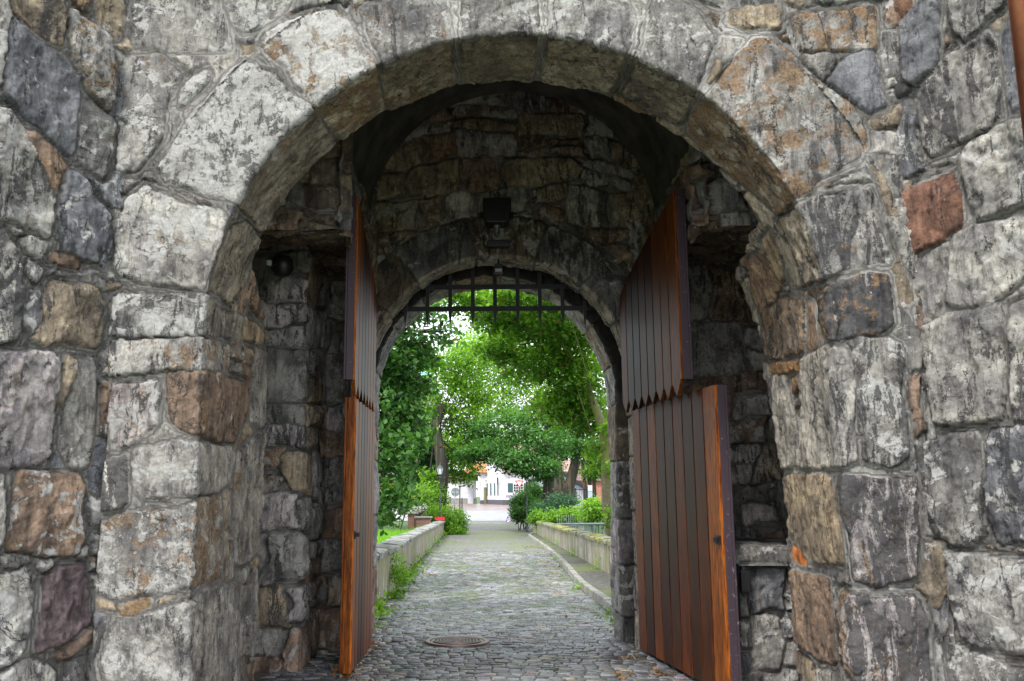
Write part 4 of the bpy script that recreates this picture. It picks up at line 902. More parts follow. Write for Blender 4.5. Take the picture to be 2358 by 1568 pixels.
def P3(px, py, Y): return atY(px, py, Y)
# near tree on the left, leaves hang beside the opening
def g0(x, Y): return np.array([x, Y, float(bank(np.array(x), np.array(Y)))])
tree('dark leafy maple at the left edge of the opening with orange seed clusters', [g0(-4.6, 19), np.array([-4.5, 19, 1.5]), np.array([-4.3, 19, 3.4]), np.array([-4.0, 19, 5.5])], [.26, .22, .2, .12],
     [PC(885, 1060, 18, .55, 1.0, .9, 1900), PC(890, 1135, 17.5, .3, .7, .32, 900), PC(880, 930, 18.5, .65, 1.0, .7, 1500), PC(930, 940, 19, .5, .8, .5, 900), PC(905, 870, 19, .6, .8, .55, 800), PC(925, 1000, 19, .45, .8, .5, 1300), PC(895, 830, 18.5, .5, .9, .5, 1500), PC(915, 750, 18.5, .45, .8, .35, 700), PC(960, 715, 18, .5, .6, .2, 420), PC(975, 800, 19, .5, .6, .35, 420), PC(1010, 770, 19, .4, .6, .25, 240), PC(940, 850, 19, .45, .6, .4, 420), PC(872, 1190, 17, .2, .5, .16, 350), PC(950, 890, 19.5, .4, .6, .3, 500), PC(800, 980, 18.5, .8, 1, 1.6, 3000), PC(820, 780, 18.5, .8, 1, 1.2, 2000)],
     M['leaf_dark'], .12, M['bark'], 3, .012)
# left tree with the dark leaning trunk
tr2 = [P3(1013, 1215, 62), P3(1012, 1160, 62), P3(1018, 1100, 62), P3(1017, 1060, 62), P3(1008, 1010, 62), P3(1000, 985, 62), P3(1018, 930, 62)]
tree('leaning dark trunked tree left of the road, ivy round its foot', tr2, [.52, .47, .45, .42, .36, .28, .18],
     [PC(1020, 900, 64, 2.432, 2.56, 1.664, 3000), PC(970, 975, 63, 1.536, 1.92, 1.152, 1700), PC(1065, 960, 64, 2.048, 2.048, 1.408, 2400), PC(1062, 1060, 67, 1.536, 1.664, 1.792, 2400), PC(970, 1050, 67, 1.536, 1.536, 1.28, 1700), PC(1020, 1020, 68, 1.792, 1.28, 1.28, 1500), PC(1085, 820, 64, 2.048, 1.92, 1.408, 2000), PC(1000, 820, 61, 1.536, 1.792, 1.152, 1000), PC(1060, 840, 63, 2.048, 2.048, 1.408, 1700), PC(955, 1010, 63, 1.536, 1.536, 1.024, 900), PC(1090, 900, 64, 1.536, 1.92, 1.408, 1300), PC(985, 1115, 62, 0.64, 0.64, 1.152, 700)],
     M['leaf_bright'], .21, M['bark'], 4, limb=.7)
# ivy on that trunk
iv = leaves('ivy', [PC(1012, 1150, 61.6, .7, .6, 1.1, 1700), PC(1004, 1110, 61.6, .42, .5, .9, 500)], M['leaf_mid'], None, .12, 9, label='ivy sleeve climbing the foot of the leaning trunk', cat='ivy')
# mossy tree on the right beyond the parapet
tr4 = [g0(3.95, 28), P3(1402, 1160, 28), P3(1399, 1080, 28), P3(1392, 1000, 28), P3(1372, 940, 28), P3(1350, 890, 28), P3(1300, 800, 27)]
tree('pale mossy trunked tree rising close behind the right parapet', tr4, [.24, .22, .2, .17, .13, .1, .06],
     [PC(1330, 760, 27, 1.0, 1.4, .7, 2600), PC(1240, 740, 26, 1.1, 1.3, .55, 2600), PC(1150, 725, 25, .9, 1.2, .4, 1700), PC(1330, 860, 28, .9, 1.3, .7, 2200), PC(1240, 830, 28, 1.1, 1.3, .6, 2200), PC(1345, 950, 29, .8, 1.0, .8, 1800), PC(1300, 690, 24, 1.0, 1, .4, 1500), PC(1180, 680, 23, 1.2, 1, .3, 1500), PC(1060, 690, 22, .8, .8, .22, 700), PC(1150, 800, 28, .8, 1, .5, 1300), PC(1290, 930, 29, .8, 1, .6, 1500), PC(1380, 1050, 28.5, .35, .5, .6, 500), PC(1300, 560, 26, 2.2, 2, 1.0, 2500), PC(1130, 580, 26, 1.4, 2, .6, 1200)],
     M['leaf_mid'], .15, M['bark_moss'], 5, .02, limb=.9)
# second limb of the mossy tree and its seedling shoots
mt_ = [o for o in bpy.data.objects if o.get('label', '').startswith('pale mossy trunked')][0]
for k, c_ in enumerate((PC(1405, 1075, 27.6, .16, .2, .35, 120), PC(1412, 1185, 27.4, .2, .2, .3, 200), PC(1400, 990, 27.6, .2, .2, .35, 160))): leaves('shoots', [c_], M['leaf_bright'], mt_, .13, 12+k)
# big pollarded trunk in the middle distance with layered dark crown
tree('stout tree in the middle of the right bank with low layered crown', [P3(1258, 1185, 62), P3(1262, 1150, 62), P3(1264, 1110, 62), P3(1266, 1080, 62), P3(1255, 1020, 62)], [.5, .42, .38, .4, .25],
     [PC(1238, 1078, 60, 1.5, 1.5, .75, 2600), PC(1185, 1060, 60, 1.5, 1.5, .75, 2400), PC(1130, 1035, 61, 1.6, 1.5, .8, 2000), PC(1250, 1020, 61, 2.2, 2, 1.3, 2500), PC(1170, 980, 62, 2.5, 2, 1.3, 2500), PC(1085, 1045, 62, 1.1, 1.2, .5, 700), PC(1100, 1000, 63, 1.5, 1.5, 1, 1400), PC(1270, 950, 62, 1.8, 2, 1.2, 1800)],
     M['leaf_dark'], .2, M['bark'], 6, flat=.3, limb=.6)
# forked tree
tree('dark forked tree with two diverging trunks behind the shrubs', [P3(1308, 1175, 70), P3(1306, 1140, 70), P3(1316, 1100, 70), P3(1326, 1060, 70), P3(1330, 1010, 71)], [.5, .45, .4, .36, .25],
     [PC(1330, 1020, 70, 2.2, 2, 1.2, 2600), PC(1280, 1050, 71, 1.5, 1.5, 1, 1300), PC(1370, 1060, 71, 1.3, 1.5, 1.3, 1500), PC(1350, 960, 72, 2, 2, 1.5, 2000), PC(1290, 985, 71, 1.8, 2, 1.2, 1800)],
     M['leaf_dark'], .2, M['bark'], 7, limb=.6)
m = MB(); m.tube([P3(1304, 1165, 70), P3(1297, 1130, 70), P3(1288, 1095, 70), P3(1284, 1060, 70)], [.45, .36, .32, .3], 10)
fork = [o for o in bpy.data.objects if o.name.startswith('tree') and o.get('label', '').startswith('dark forked')][0]
m.build('second_trunk', M['bark'], fork, smooth=True)
# slim trunks far right
for (i, px) in enumerate((1344, 1356, 1366)):
    tree(['slim tree left of three beside the notice board', 'slim tree in the middle of three by the notice board', 'slim tree right of three, nearest the mossy trunk'][i],
         [P3(px+5, 1165, 78), P3(px+2, 1110, 78), P3(px-4+i*4, 1060, 78)], [.18, .15, .1], [PC(px, 1035, 78, 1.2, 1.2, .9, 600), PC(px+5, 1090, 78, .8, .8, .6, 220)], M['leaf_mid'], .2, M['bark'], 20+i, group='slim trees by the notice board')
# bright centre crown and further trees
for (lab, base, top, cl_, mt, sz, sd) in (
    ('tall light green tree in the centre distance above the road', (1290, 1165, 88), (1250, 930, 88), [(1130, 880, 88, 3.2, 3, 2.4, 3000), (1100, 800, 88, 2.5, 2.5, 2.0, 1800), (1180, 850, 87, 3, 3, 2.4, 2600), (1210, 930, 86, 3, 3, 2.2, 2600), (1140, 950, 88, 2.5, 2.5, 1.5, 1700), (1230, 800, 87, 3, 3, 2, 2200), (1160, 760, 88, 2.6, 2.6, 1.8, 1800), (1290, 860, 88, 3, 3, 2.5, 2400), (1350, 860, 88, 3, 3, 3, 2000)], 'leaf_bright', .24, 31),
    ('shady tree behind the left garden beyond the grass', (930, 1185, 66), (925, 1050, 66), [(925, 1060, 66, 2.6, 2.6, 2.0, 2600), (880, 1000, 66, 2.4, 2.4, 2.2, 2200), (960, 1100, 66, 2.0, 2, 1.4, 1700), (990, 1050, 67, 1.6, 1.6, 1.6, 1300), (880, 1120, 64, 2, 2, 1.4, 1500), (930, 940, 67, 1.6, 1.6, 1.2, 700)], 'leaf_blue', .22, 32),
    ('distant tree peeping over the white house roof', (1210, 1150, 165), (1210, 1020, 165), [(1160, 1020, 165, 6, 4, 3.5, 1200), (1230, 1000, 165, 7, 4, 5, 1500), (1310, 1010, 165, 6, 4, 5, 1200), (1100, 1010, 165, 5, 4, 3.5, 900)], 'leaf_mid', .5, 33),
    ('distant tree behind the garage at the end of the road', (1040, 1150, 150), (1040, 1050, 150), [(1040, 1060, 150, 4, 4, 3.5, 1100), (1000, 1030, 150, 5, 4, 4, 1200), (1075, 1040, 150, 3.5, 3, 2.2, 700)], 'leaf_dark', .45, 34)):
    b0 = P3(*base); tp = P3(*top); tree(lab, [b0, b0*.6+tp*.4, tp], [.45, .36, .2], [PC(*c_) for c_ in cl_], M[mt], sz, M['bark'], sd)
# hedges and shrubs
def shrub(label, clumps, mat, size, seed, cat='shrub', nm='shrub', seeds=0.):
    c = clumps[0][0]; base = (c[0], c[1], float(gz(c[1]))-.3); o = empty(nm, base, label=label, cat=cat); o['_abs'] = 1
    m = MB(); g = random.Random(seed)
    for (cc, r, n) in clumps:
        for k in range(4):
            e = np.array(cc)+np.array([g.uniform(-.6, .6)*r[0], g.uniform(-.6, .6)*r[1], g.uniform(0, .6)*r[2]]); m.tube([np.array([cc[0], cc[1], base[2]]), (np.array([cc[0], cc[1], base[2]])+e)/2+.05, e], [.03, .022, .008], 5)
    m.build('stems', M['bark'], o); leaves('foliage', clumps, mat, o, size, seed, seeds, .8, 14)
    return o
shrub('bright leafy hedge beside the lamp post at the left road edge', [PC(1030, 1200, 59.5, .95, .8, .95, 4200), PC(1052, 1202, 60, .65, .8, .85, 3600), PC(1004, 1188, 60.5, .6, .6, .7, 1800), PC(1048, 1225, 59, .6, .6, .5, 1800), PC(998, 1172, 61, .45, .5, .6, 1100)], M['leaf_mid'], .11, 41, 'hedge', 'hedge')
shrub('tall dark conical evergreen hedge under the give way sign', [PC(1207, 1162, 66, .9, .8, .85, 5000), PC(1230, 1148, 67, 1.0, .8, 1.0, 5000), PC(1195, 1182, 65, .5, .6, .5, 2000), PC(1228, 1130, 67, .5, .6, .6, 700), PC(1238, 1178, 65, .9, .8, .6, 4000), PC(1212, 1188, 65, .8, .6, .35, 2000)], M['leaf_dark'], .13, 42, 'hedge', 'hedge')
shrub('grey green shrub in front of the stout tree trunk', [PC(1285, 1165, 58, 1.1, .9, .75, 2300), PC(1250, 1180, 57, .8, .8, .55, 1500), PC(1310, 1160, 58.5, .8, .8, .6, 1200)], M['leaf_blue'], .12, 43)
shrub('low glossy green shrub overhanging the far end of the right parapet', [PC(1290, 1192, 50, .9, .7, .42, 2200), PC(1318, 1190, 50, .55, .6, .42, 1500), PC(1240, 1192, 56, .6, .6, .35, 1200)], M['leaf_mid'], .12, 44)
shrub('round bright green bush behind the blue grey railing', [PC(1364, 1178, 46, .62, .6, .6, 2600), PC(1380, 1170, 46, .5, .5, .5, 1300)], M['leaf_bright'], .11, 45)
shrub('dense green garden shrub left beyond the reed grass', [PC(915, 1150, 54, 1.6, 1, .7, 1800), PC(960, 1140, 58, 1.3, 1, .7, 1400)], M['leaf_mid'], .14, 46)
# grasses
def blades(name, pts, n, h, w, mat, seed, lean=.35, **kw):
    g = np.random.default_rng(seed); k = g.integers(0, len(pts), n); c = np.array([p[0] for p in pts])[k]; r = np.array([p[1] for p in pts])[k]
    x = c[:, 0]+g.normal(0, .5, n)*r[:, 0]; y = c[:, 1]+g.normal(0, .5, n)*r[:, 1]; z = c[:, 2]+0*x
    hh = h*g.uniform(.5, 1.2, n); a = g.uniform(0, 2*math.pi, n); ln = g.uniform(.2, 1, n)*lean*hh
    dx, dy = np.cos(a), np.sin(a); px_, py_ = -dy*w, dx*w
    V = np.stack([np.stack([x-px_, y-py_, z], -1), np.stack([x+px_, y+py_, z], -1), np.stack([x+dx*ln*.4+px_*.7, y+dy*ln*.4+py_*.7, z+hh*.6], -1), np.stack([x+dx*ln*.4-px_*.7, y+dy*ln*.4-py_*.7, z+hh*.6], -1), np.stack([x+dx*ln, y+dy*ln, z+hh], -1)], 1)
    i = np.arange(n)[:, None]*5
    me = mesh_np(name, V.reshape(-1, 3), [i+np.array([[0, 1, 2, 3]]), i+np.array([[3, 2, 4]])], False)
    t = np.zeros((n, 3)); t[:, 0] = g.uniform(0, 1, n); attr(me, 'tint', np.repeat(t, 5, 0))
    return link(name, me, mat, None, **kw)
M['grass'] = leafmat('bright_grass', (.07, .20, .015), (.25, .50, .05), .5)
pts = []
g = random.Random(8)
for k in range(260):
    Y = g.uniform(22, 56); X = -g.uniform(2.7, 7.5); 
    if X > XL(Y)-.7: X = XL(Y)-.9
    pts.append(((X, Y, float(bank(np.array(X), np.array(Y)))-.02), (.5, .5)))
blades('tall_grass', pts, 42000, 1.05, .014, M['grass'], 5, .5, kind='stuff', label='bright green reed grass filling the garden left of the bridge', cat='grass')
pts = [((XL(y)+g.uniform(0, .12), y, float(gz(y))), (.12, .2)) for y in (12.4, 12.7, 13.3, 14.0, 14.3, 16.5, 16.8, 17.4, 20, 20.5, 21, 23, 24, 28, 33, 41, 50, 56, 57)]
leaves('verge_weeds', [((p[0][0]+.05, p[0][1], p[0][2]+.1), (.12, .3, .14), 90) for p in pts], M['leaf_bright'], None, .07, 61, kind='stuff', label='weeds and seedlings sprouting along the foot of the left parapet', cat='weeds', flat=1.0)
leaves('wall_creeper', [((XL(18.2)+.06, 18.3, float(gz(18))+.42), (.06, .5, .3), 500), ((XL(20)+.06, 20.2, float(gz(20))+.25), (.06, .5, .2), 250)], M['leaf_bright'], None, .055, 62, label='yellow green creeper hanging on the left parapet face', cat='creeper', flat=1.0)
ps = [(KX(y)-.05, y, float(gz(y))+.02) for y in (12.6, 13, 14.2, 19, 30)]+[(2.8, y, float(gz(y))+.2) for y in (24, 30, 38, 46, 55)]
leaves('kerb_weeds', [(p, (.06, .25, .07 if i < 5 else .2), 60) for i, p in enumerate(ps)], M['leaf_bright'], None, .05, 63, kind='stuff', label='small weeds at the kerb and the foot of the right parapet', cat='weeds', flat=1.0)
g2 = np.random.default_rng(5); cl_ = []
for k in range(60):
    Y = g2.uniform(12, 45); X = KX(Y)-g2.exponential(.35) if g2.random() < .6 else g2.uniform(XL(Y), KX(Y)); cl_.append(((X, Y, float(gz(Y))+.03), (.35, .6, .008), 8))
for k in range(14): Y = g2.uniform(8.6, 11); X = g2.choice([-1.35, 1.5, 1.7])+g2.normal(0, .12); cl_.append(((X, Y, .03), (.12, .2, .008), 10))
M['litter'] = leafmat('dry_leaf_litter', (.16, .07, .025), (.36, .2, .06), .1)
leaves('leaf_litter', cl_, M['litter'], None, .05, 64, kind='stuff', label='dry brown leaves scattered over the cobbles and gate corners', cat='leaves', flat=.02)
# ================================================================== STREET FURNITURE
def lantern_post(label, x, y, zb, zt, group=None):
    o = empty('street_lamp', (x, y, zb), label=label, cat='street lamp', group=group); H = zt-zb
    MB().lathe([(.13, 0), (.13, .05), (.09, .1), (.085, .55), (.1, .6), (.06, .66), (.045, 1.2), (.06, H*.45), (.042, H*.45+.08), (.036, H-1.05), (.09, H-1.0), (.03, H-.94), (.03, H-.86)], (0, 0, 0), 12).build('post', M['post_green'], o, smooth=True)
    h0 = H-.86
    def frus(m, r0, z0, r1, z1): m.lathe([(r0, z0), (r1, z1)], (0, 0, 0), 6)
    m = MB(); frus(m, .12, h0+.04, .21, h0+.44); m.build('lantern_glass', M['glass'], o)
    m = MB(); frus(m, .13, h0, .14, h0+.04); frus(m, .25, h0+.44, .08, h0+.62); frus(m, .06, h0+.62, .07, h0+.7); frus(m, .03, h0+.7, .005, h0+.86)
    for k in range(6):
        a = 2*math.pi*k/6; m.tube([(.123*math.cos(a), .123*math.sin(a), h0+.03), (.215*math.cos(a), .215*math.sin(a), h0+.45)], .012, 5)
    m.build('lantern_frame', M['post_green'], o)
    return o
p = P3(1013, 1200, 58.8); lantern_post('old style street lamp with glazed lantern left of the road', p[0], 58.8, float(gz(58.8)), P3(1012, 1063, 58.8)[2])
p = P3(1214, 1200, 63); lantern_post('street lamp right of the road, its lantern hidden in leaves', p[0], 63, float(gz(63)), P3(1214, 1078, 63)[2])
def disc(m, c, r, y0, y1, n=24): m.prism([(c[0]+r*math.cos(2*math.pi*k/n), c[1]+r*math.sin(2*math.pi*k/n)) for k in range(n)], y0, y1, 'y')
p = P3(1047, 1133, 62); o = empty('round_sign', (p[0], 62, float(gz(62))), label='round traffic sign seen from its grey back beside the left hedge', cat='road sign'); zc = p[2]-float(gz(62))
MB().tube([(0, 0, 0), (0, 0, zc+.22)], .038, 10).build('pole', M['grey_metal'], o, smooth=True)
m = MB(); disc(m, (.05, zc), .30, .045, .06); m.build('plate', M['grey_metal'], o)
MB().box((-.2, .035, zc-.02), (.25, .045, zc+.02)).build('clamp', M['glass'], o)
M['white'] = simple('sign_white', (.72, .72, .72), .5, var=.05); M['signred'] = simple('sign_red', (.6, .02, .03), .4)
p = P3(1196, 1113, 78); o = empty('give_way_sign', (p[0], 78, float(gz(78))), label='red and white give way triangle above the dark hedge', cat='road sign'); zc = p[2]-float(gz(78)); r_ = .38
tri = lambda r, dz=0: [(-r, r*.62+dz), (r, r*.62+dz), (0, -r*1.12+dz)][::-1]
m = MB(); m.prism(tri(r_, zc), -.02, 0, 'y').build('border', M['signred'], o)
MB().prism(tri(r_*.68, zc+.0), -.026, -.0205, 'y').build('face', M['white'], o)
MB().tube([(0, .04, 0), (0, .04, zc+.3)], .035).build('pole', M['grey_metal'], o)
# open mesh gate with banner, right of the road end
p = P3(1173, 1190, 76); p2 = P3(1196, 1180, 80); o = empty('mesh_gate', (p[0], 76, float(gz(76))), label='grey mesh gate standing open with a white and purple banner', cat='gate')
W = p2[0]-p[0]; 
def T2(V): V = np.asarray(V, float); return np.stack([V[:, 0]*W, V[:, 0]*4+V[:, 1], V[:, 2]], -1)
m = MB()
for x in (0, 1): m.box((x, 0, 0), (x+.04, .05, 2.1), None, T2)
for z in (.05, 1.0, 1.4, 2.05): m.box((0, 0, z), (1, .04, z+.04), None, T2)
m.build('gate_frame', M['post_green'], o)
t = NT('galvanised_mesh_sheet'); P = t.pos(); M['meshsheet'] = t.done(t.mix(t.ramp(t.noise(P, 3, 5), .3, .7), (.22, .25, .27), (.33, .36, .38)), .6)
MB().box((.05, .01, .1), (.99, .03, 2.0), None, T2).build('mesh', M['meshsheet'], o)
t = NT('banner_cloth'); P = t.pos(); n = t.noise(P, 9, 2); M['banner'] = t.done(t.mix(t.ramp(n, .5, .52), (.75, .74, .78), (.25, .12, .42)), .7)
MB().box((-.3, -.03, 1.98), (.9, -.01, 2.22), None, T2).build('banner', M['banner'], o)
MB().prism([(-.35, .0), (.0, .0), (.05, .6), (-.1, .6)], -.05, .0, 'y').build('poster', M['banner'], o)
# left gate post pair
for (px, h_) in ((1059, 2.9), (1064, 2.0)):
    q = P3(px, 1185, 72); o = empty('gate_post', (q[0], 72, float(gz(72))), label='taller slim black gate post at the left road end' if h_ > 2.5 else 'shorter black gate post at the left road end', cat='post')
    MB().tube([(0, 0, 0), (0, 0, h_)], .045, 10).build('shaft', M['post_green'], o); MB().lathe([(.06, h_), (.06, h_+.04), (.01, h_+.1)], (0, 0, 0), 10).build('cap', M['post_green'], o)
# railing beyond the right parapet
a_, b_ = P3(1283, 1207, 44), P3(1392, 1206, 38); o = empty('railing', (a_[0], a_[1], 0), label='blue grey flat topped railing behind the right parapet', cat='railing'); o['_abs'] = 1
M['bluepaint'] = simple('blue_grey_paint', (.10, .13, .155), .45)
m = MB(); m.tube([a_, b_], .045, 8).build('top_rail', M['bluepaint'], o)
m = MB()
for k in range(31):
    q = a_+(b_-a_)*k/30; m.box((q[0]-.012, q[1]-.012, q[2]-1.25), (q[0]+.012, q[1]+.012, q[2]-.03))
m.box((min(a_[0], b_[0]), a_[1]-.02, a_[2]-1.2), (a_[0]+.2, a_[1]+.02, a_[2]-1.16)); m.build('balusters', M['bluepaint'], o)
# low railing of upright spikes nearer the shrubs
a_, b_ = P3(1283, 1190, 47), P3(1340, 1186, 47); o = empty('spiked_fence', (a_[0], a_[1], 0), label='short row of grey upright fence spikes below the glossy shrub', cat='fence'); o['_abs'] = 1
m = MB()
for k in range(12): q = a_+(b_-a_)*k/11; m.tube([q-np.array([0, 0, 1.1]), q, q+np.array([0, 0, .08])], [.014, .014, .003], 5)
m.build('spikes', M['grey_metal'], o); MB().tube([a_-np.array([0, 0, .5]), b_-np.array([0, 0, .5])], .018).build('rail', M['grey_metal'], o)
# tall iron fence
a_, b_ = P3(1273, 1165, 74), P3(1358, 1165, 72); o = empty('iron_fence', (a_[0], a_[1], 0), label='tall black iron bar fence in front of the timber gabled building', cat='fence'); o['_abs'] = 1
zt1 = P3(1315, 1121, 73)[2]; zb1 = float(gz(73))
m = MB()
for k in range(24): q = a_+(b_-a_)*k/23; m.tube([(q[0], q[1], zb1), (q[0], q[1], zt1), (q[0], q[1], zt1+.1)], [.02, .02, .004], 5)
m.build('bars', M['iron'], o); 
for z in (zb1+.15, zt1-.22): MB().tube([(a_[0], a_[1], z), (b_[0], b_[1], z)], .025).build('rail', M['iron'], o)
0; MB().box((b_[0]-.06, b_[1]-.06, zb1), (b_[0]+.06, b_[1]+.06, zt1+.15)).build('end_post', M['iron'], o)
# notice board
q = P3(1358, 1160, 70); o = empty('notice_board', (q[0]+.05, 70, float(gz(70))), label='white notice panels on a dark post beside the iron fence', cat='notice board')
MB().box((-.04, 0, 0), (.04, .06, P3(1358, 1117, 70)[2]-float(gz(70)))).build('post', M['iron'], o)
zz = P3(1358, 1117, 70)[2]-float(gz(70)); MB().box((-.17, -.03, zz-.45), (.17, 0, zz), None).build('upper_panel', M['white'], o)
M['palebl'] = simple('pale_blue_panel', (.4, .47, .55), .5); MB().box((-.17, -.03, zz-.98), (.17, 0, zz-.48)).build('middle_panel', M['palebl'], o); MB().box((-.17, -.03, zz-1.5), (.17, 0, zz-1.28)).build('lower_panel', M['white'], o)
# brick garden wall with stone slab coping, left
def brick(name, c1, c2, sc=1):
    t = NT(name); P = t.pos(); Q = t.n('ShaderNodeMapping', {'Vector': P, 'Rotation': (R(90), 0, 0)}).outputs[0]
    b = t.n('ShaderNodeTexBrick', {'Vector': Q, 'Scale': 4*sc, 'Color1': (*c1, 1), 'Color2': (*c2, 1), 'Mortar': (.3, .28, .25, 1), 'Mortar Size': .018, 'Row Height': .32, 'Brick Width': .9}).outputs[0]
    return t.done(b, .9, None)
M['brick'] = brick('old_brick', (.20, .075, .05), (.12, .055, .045))
x_, y_ = P3(975, 1200, 56)[0], 56; zb_ = float(bank(np.array(x_), np.array(56.)))
o = empty('brick_wall', (x_, y_, zb_), label='dark red brick garden wall with stepped slab coping left of the hedge', cat='wall')
MB().box((-.45, 0, -.3), (.45, .35, P3(975, 1193, 56)[2]-zb_)).build('pier', M['brick'], o)
MB().box((-1.0, .35, -.3), (-.6, 14, P3(975, 1185, 56)[2]-zb_)).build('wall_body', M['brick'], o)
m = MB(); rs = random.Random(2)
for k in range(13): y0 = .2+k*1.05; z = P3(975, 1185, 56)[2]-zb_+rs.uniform(0, .04); m.box((-1.08-rs.uniform(0, .08), y0, z), (-.5+rs.uniform(0, .08), y0+.98, z+.11))
m.box((-.55, -.1, P3(975, 1193, 56)[2]-zb_), (.55, .45, P3(975, 1193, 56)[2]-zb_+.1)); m.build('coping', M['copingL'], o, bevel=.02)
# thin horizontal rail left background
q0, q1 = P3(950, 1141, 62), P3(992, 1141, 62); o = empty('handrail', (q0[0], 62, 0), label='thin pale handrail crossing the garden left of the leaning tree', cat='handrail'); o['_abs'] = 1
MB().tube([q0-np.array([1.5, 0, 0]), q1], .03).build('rail', M['grey_metal'], o); 
for k in range(3): q = q0+(q1-q0)*k/2; MB().tube([q, q-np.array([0, 0, 1.1])], .025).build('post', M['grey_metal'], o)
# stone steps / pier by right shrubs
q = P3(1334, 1170, 52); o = empty('stone_pier', (q[0], 52, float(gz(52))-.6), label='small stone pier with flat cap between the right hand shrubs', cat='stone pier')
MB().box((-.22, -.2, 0), (.22, .2, q[2]-float(gz(52))+.6)).build('shaft', M['copingL'], o, bevel=.02); MB().box((-.32, -.3, q[2]-float(gz(52))+.6), (.32, .3, q[2]-float(gz(52))+.72)).build('cap', M['kerb'], o, bevel=.02)
# ================================================================== BUILDINGS AT THE END OF THE ROAD
t = NT('white_render'); P = t.pos(); M['wall_white'] = t.done(t.mix(t.ramp(t.noise(P, .7, 6), .35, .7), (.52, .52, .55), (.60, .60, .63)), .85, None)
M['plinth'] = simple('dark_plinth', (.085, .08, .10), .8); M['shutter'] = simple('dark_green_shutter', (.03, .09, .09), .5); M['pane'] = simple('dark_pane', (.03, .035, .04), .1); M['frame_white'] = simple('white_frame', (.75, .75, .75), .5, var=.03)
def tiles(name, c1, c2):
    t = NT(name); P = t.pos(); w = t.n('ShaderNodeTexWave', {'Vector': P, 'Scale': 1.3, 'Distortion': .4, 'Detail': 1}, bands_direction='X').outputs[1]; w2 = t.n('ShaderNodeTexWave', {'Vector': P, 'Scale': .9, 'Distortion': .3}, bands_direction='Z').outputs[1]
    c = t.mix(t.ramp(t.mth('MULTIPLY', w, w2), .1, .6), c1, c2); c = t.mix(t.ramp(t.noise(P, 3, 5), .4, .7, 0, .5), c, tuple(x*.6 for x in c2))
    return t.done(c, .75, t.bump(w, .6, .05))
M['tile_orange'] = tiles('orange_roof_tiles', (.32, .10, .04), (.62, .24, .11)); M['tile_pink'] = tiles('faded_pink_roof_tiles', (.30, .17, .15), (.48, .31, .27)); M['tile_brown'] = tiles('brown_roof_tiles', (.12, .07, .055), (.2, .13, .11))
Gh = .3
h = empty('white_house', (0, 0, 0), label='white rendered house with pink tiled roof, green shutters and dark plinth', cat='house'); h['_abs'] = 1
YC = 134.0
c0 = P3(1157, 1160, YC); zE = P3(1157, 1082, YC)[2]; zT = P3(1146, 1030, YC+6)[2]
c1 = P3(1116, 1155, YC+9); c1[1] = YC+9
c2 = np.array([c0[0]+10.8, YC+2.5, 0])
u1 = (c1-c0)[:2]; u2 = (c2-c0)[:2]
def corner(a, b): return c0[:2]+u1*a+u2*b
def wallq(m, p, q, z0, z1):
    p, q = np.array(p), np.array(q); m.add([(*p, z0), (*q, z0), (*q, z1), (*p, z1)], [(0, 1, 2, 3)])
def solid(m, z0, z1, infl=0.0):
    A = [corner(-infl, -infl*.5), corner(1+infl, -infl*.5), corner(1+infl, 1+infl*.5), corner(-infl, 1+infl*.5)]
    V = [(*a, z0) for a in A]+[(*a, z1) for a in A]; m.add(V, [(0, 1, 2, 3), (7, 6, 5, 4), (0, 4, 5, 1), (1, 5, 6, 2), (2, 6, 7, 3), (3, 7, 4, 0)])
m = MB(); solid(m, Gh+.7, zE); 
g1, g2, gm = corner(0, 0), corner(1, 0), corner(.5, 0); k1, k2, km = corner(0, 1), corner(1, 1), corner(.5, 1)
m.add([(*g1, zE), (*g2, zE), (*gm, zT), (*k1, zE), (*k2, zE), (*km, zT)], [(0, 1, 2), (5, 4, 3)])
m.build('wall', M['wall_white'], h)
m = MB(); solid(m, Gh-.4, Gh+.7, .004); m.build('plinth', M['plinth'], h)
m = MB()
for (a, b, c, d) in ((corner(-.06, .0), corner(-.06, 1.01), km, gm), (corner(1.06, .0), corner(1.06, 1.01), km, gm)):
    V = [(*a, zE-.15), (*b, zE-.15), (*c, zT+.12), (*d, zT+.12), (*a, zE-.33), (*b, zE-.33), (*c, zT-.06), (*d, zT-.06)]
    m.add(V, [(0, 1, 2, 3), (7, 6, 5, 4), (0, 4, 5, 1), (1, 5, 6, 2), (2, 6, 7, 3), (3, 7, 4, 0)])
m.build('roof', M['tile_pink'], h)
n2 = np.array([u2[1], -u2[0]]); n2 /= np.linalg.norm(n2); e2 = u2/np.linalg.norm(u2)
n1 = np.array([-u1[1], u1[0]]); n1 /= np.linalg.norm(n1); n1 = n1 if n1@np.array([0, -1]) > 0 else -n1; e1 = u1/np.linalg.norm(u1)
def onwall(base, e, n, s0, s1, z0, z1, o0, o1):
    A = [base+e*s0+n*o0, base+e*s1+n*o0, base+e*s1+n*o1, base+e*s0+n*o1]; V = [(*a, z0) for a in A]+[(*a, z1) for a in A]
    return V, [(0, 1, 2, 3), (7, 6, 5, 4), (0, 4, 5, 1), (1, 5, 6, 2), (2, 6, 7, 3), (3, 7, 4, 0)]
zw0, zw1 = P3(1180, 1133, YC)[2], P3(1180, 1113, YC)[2]
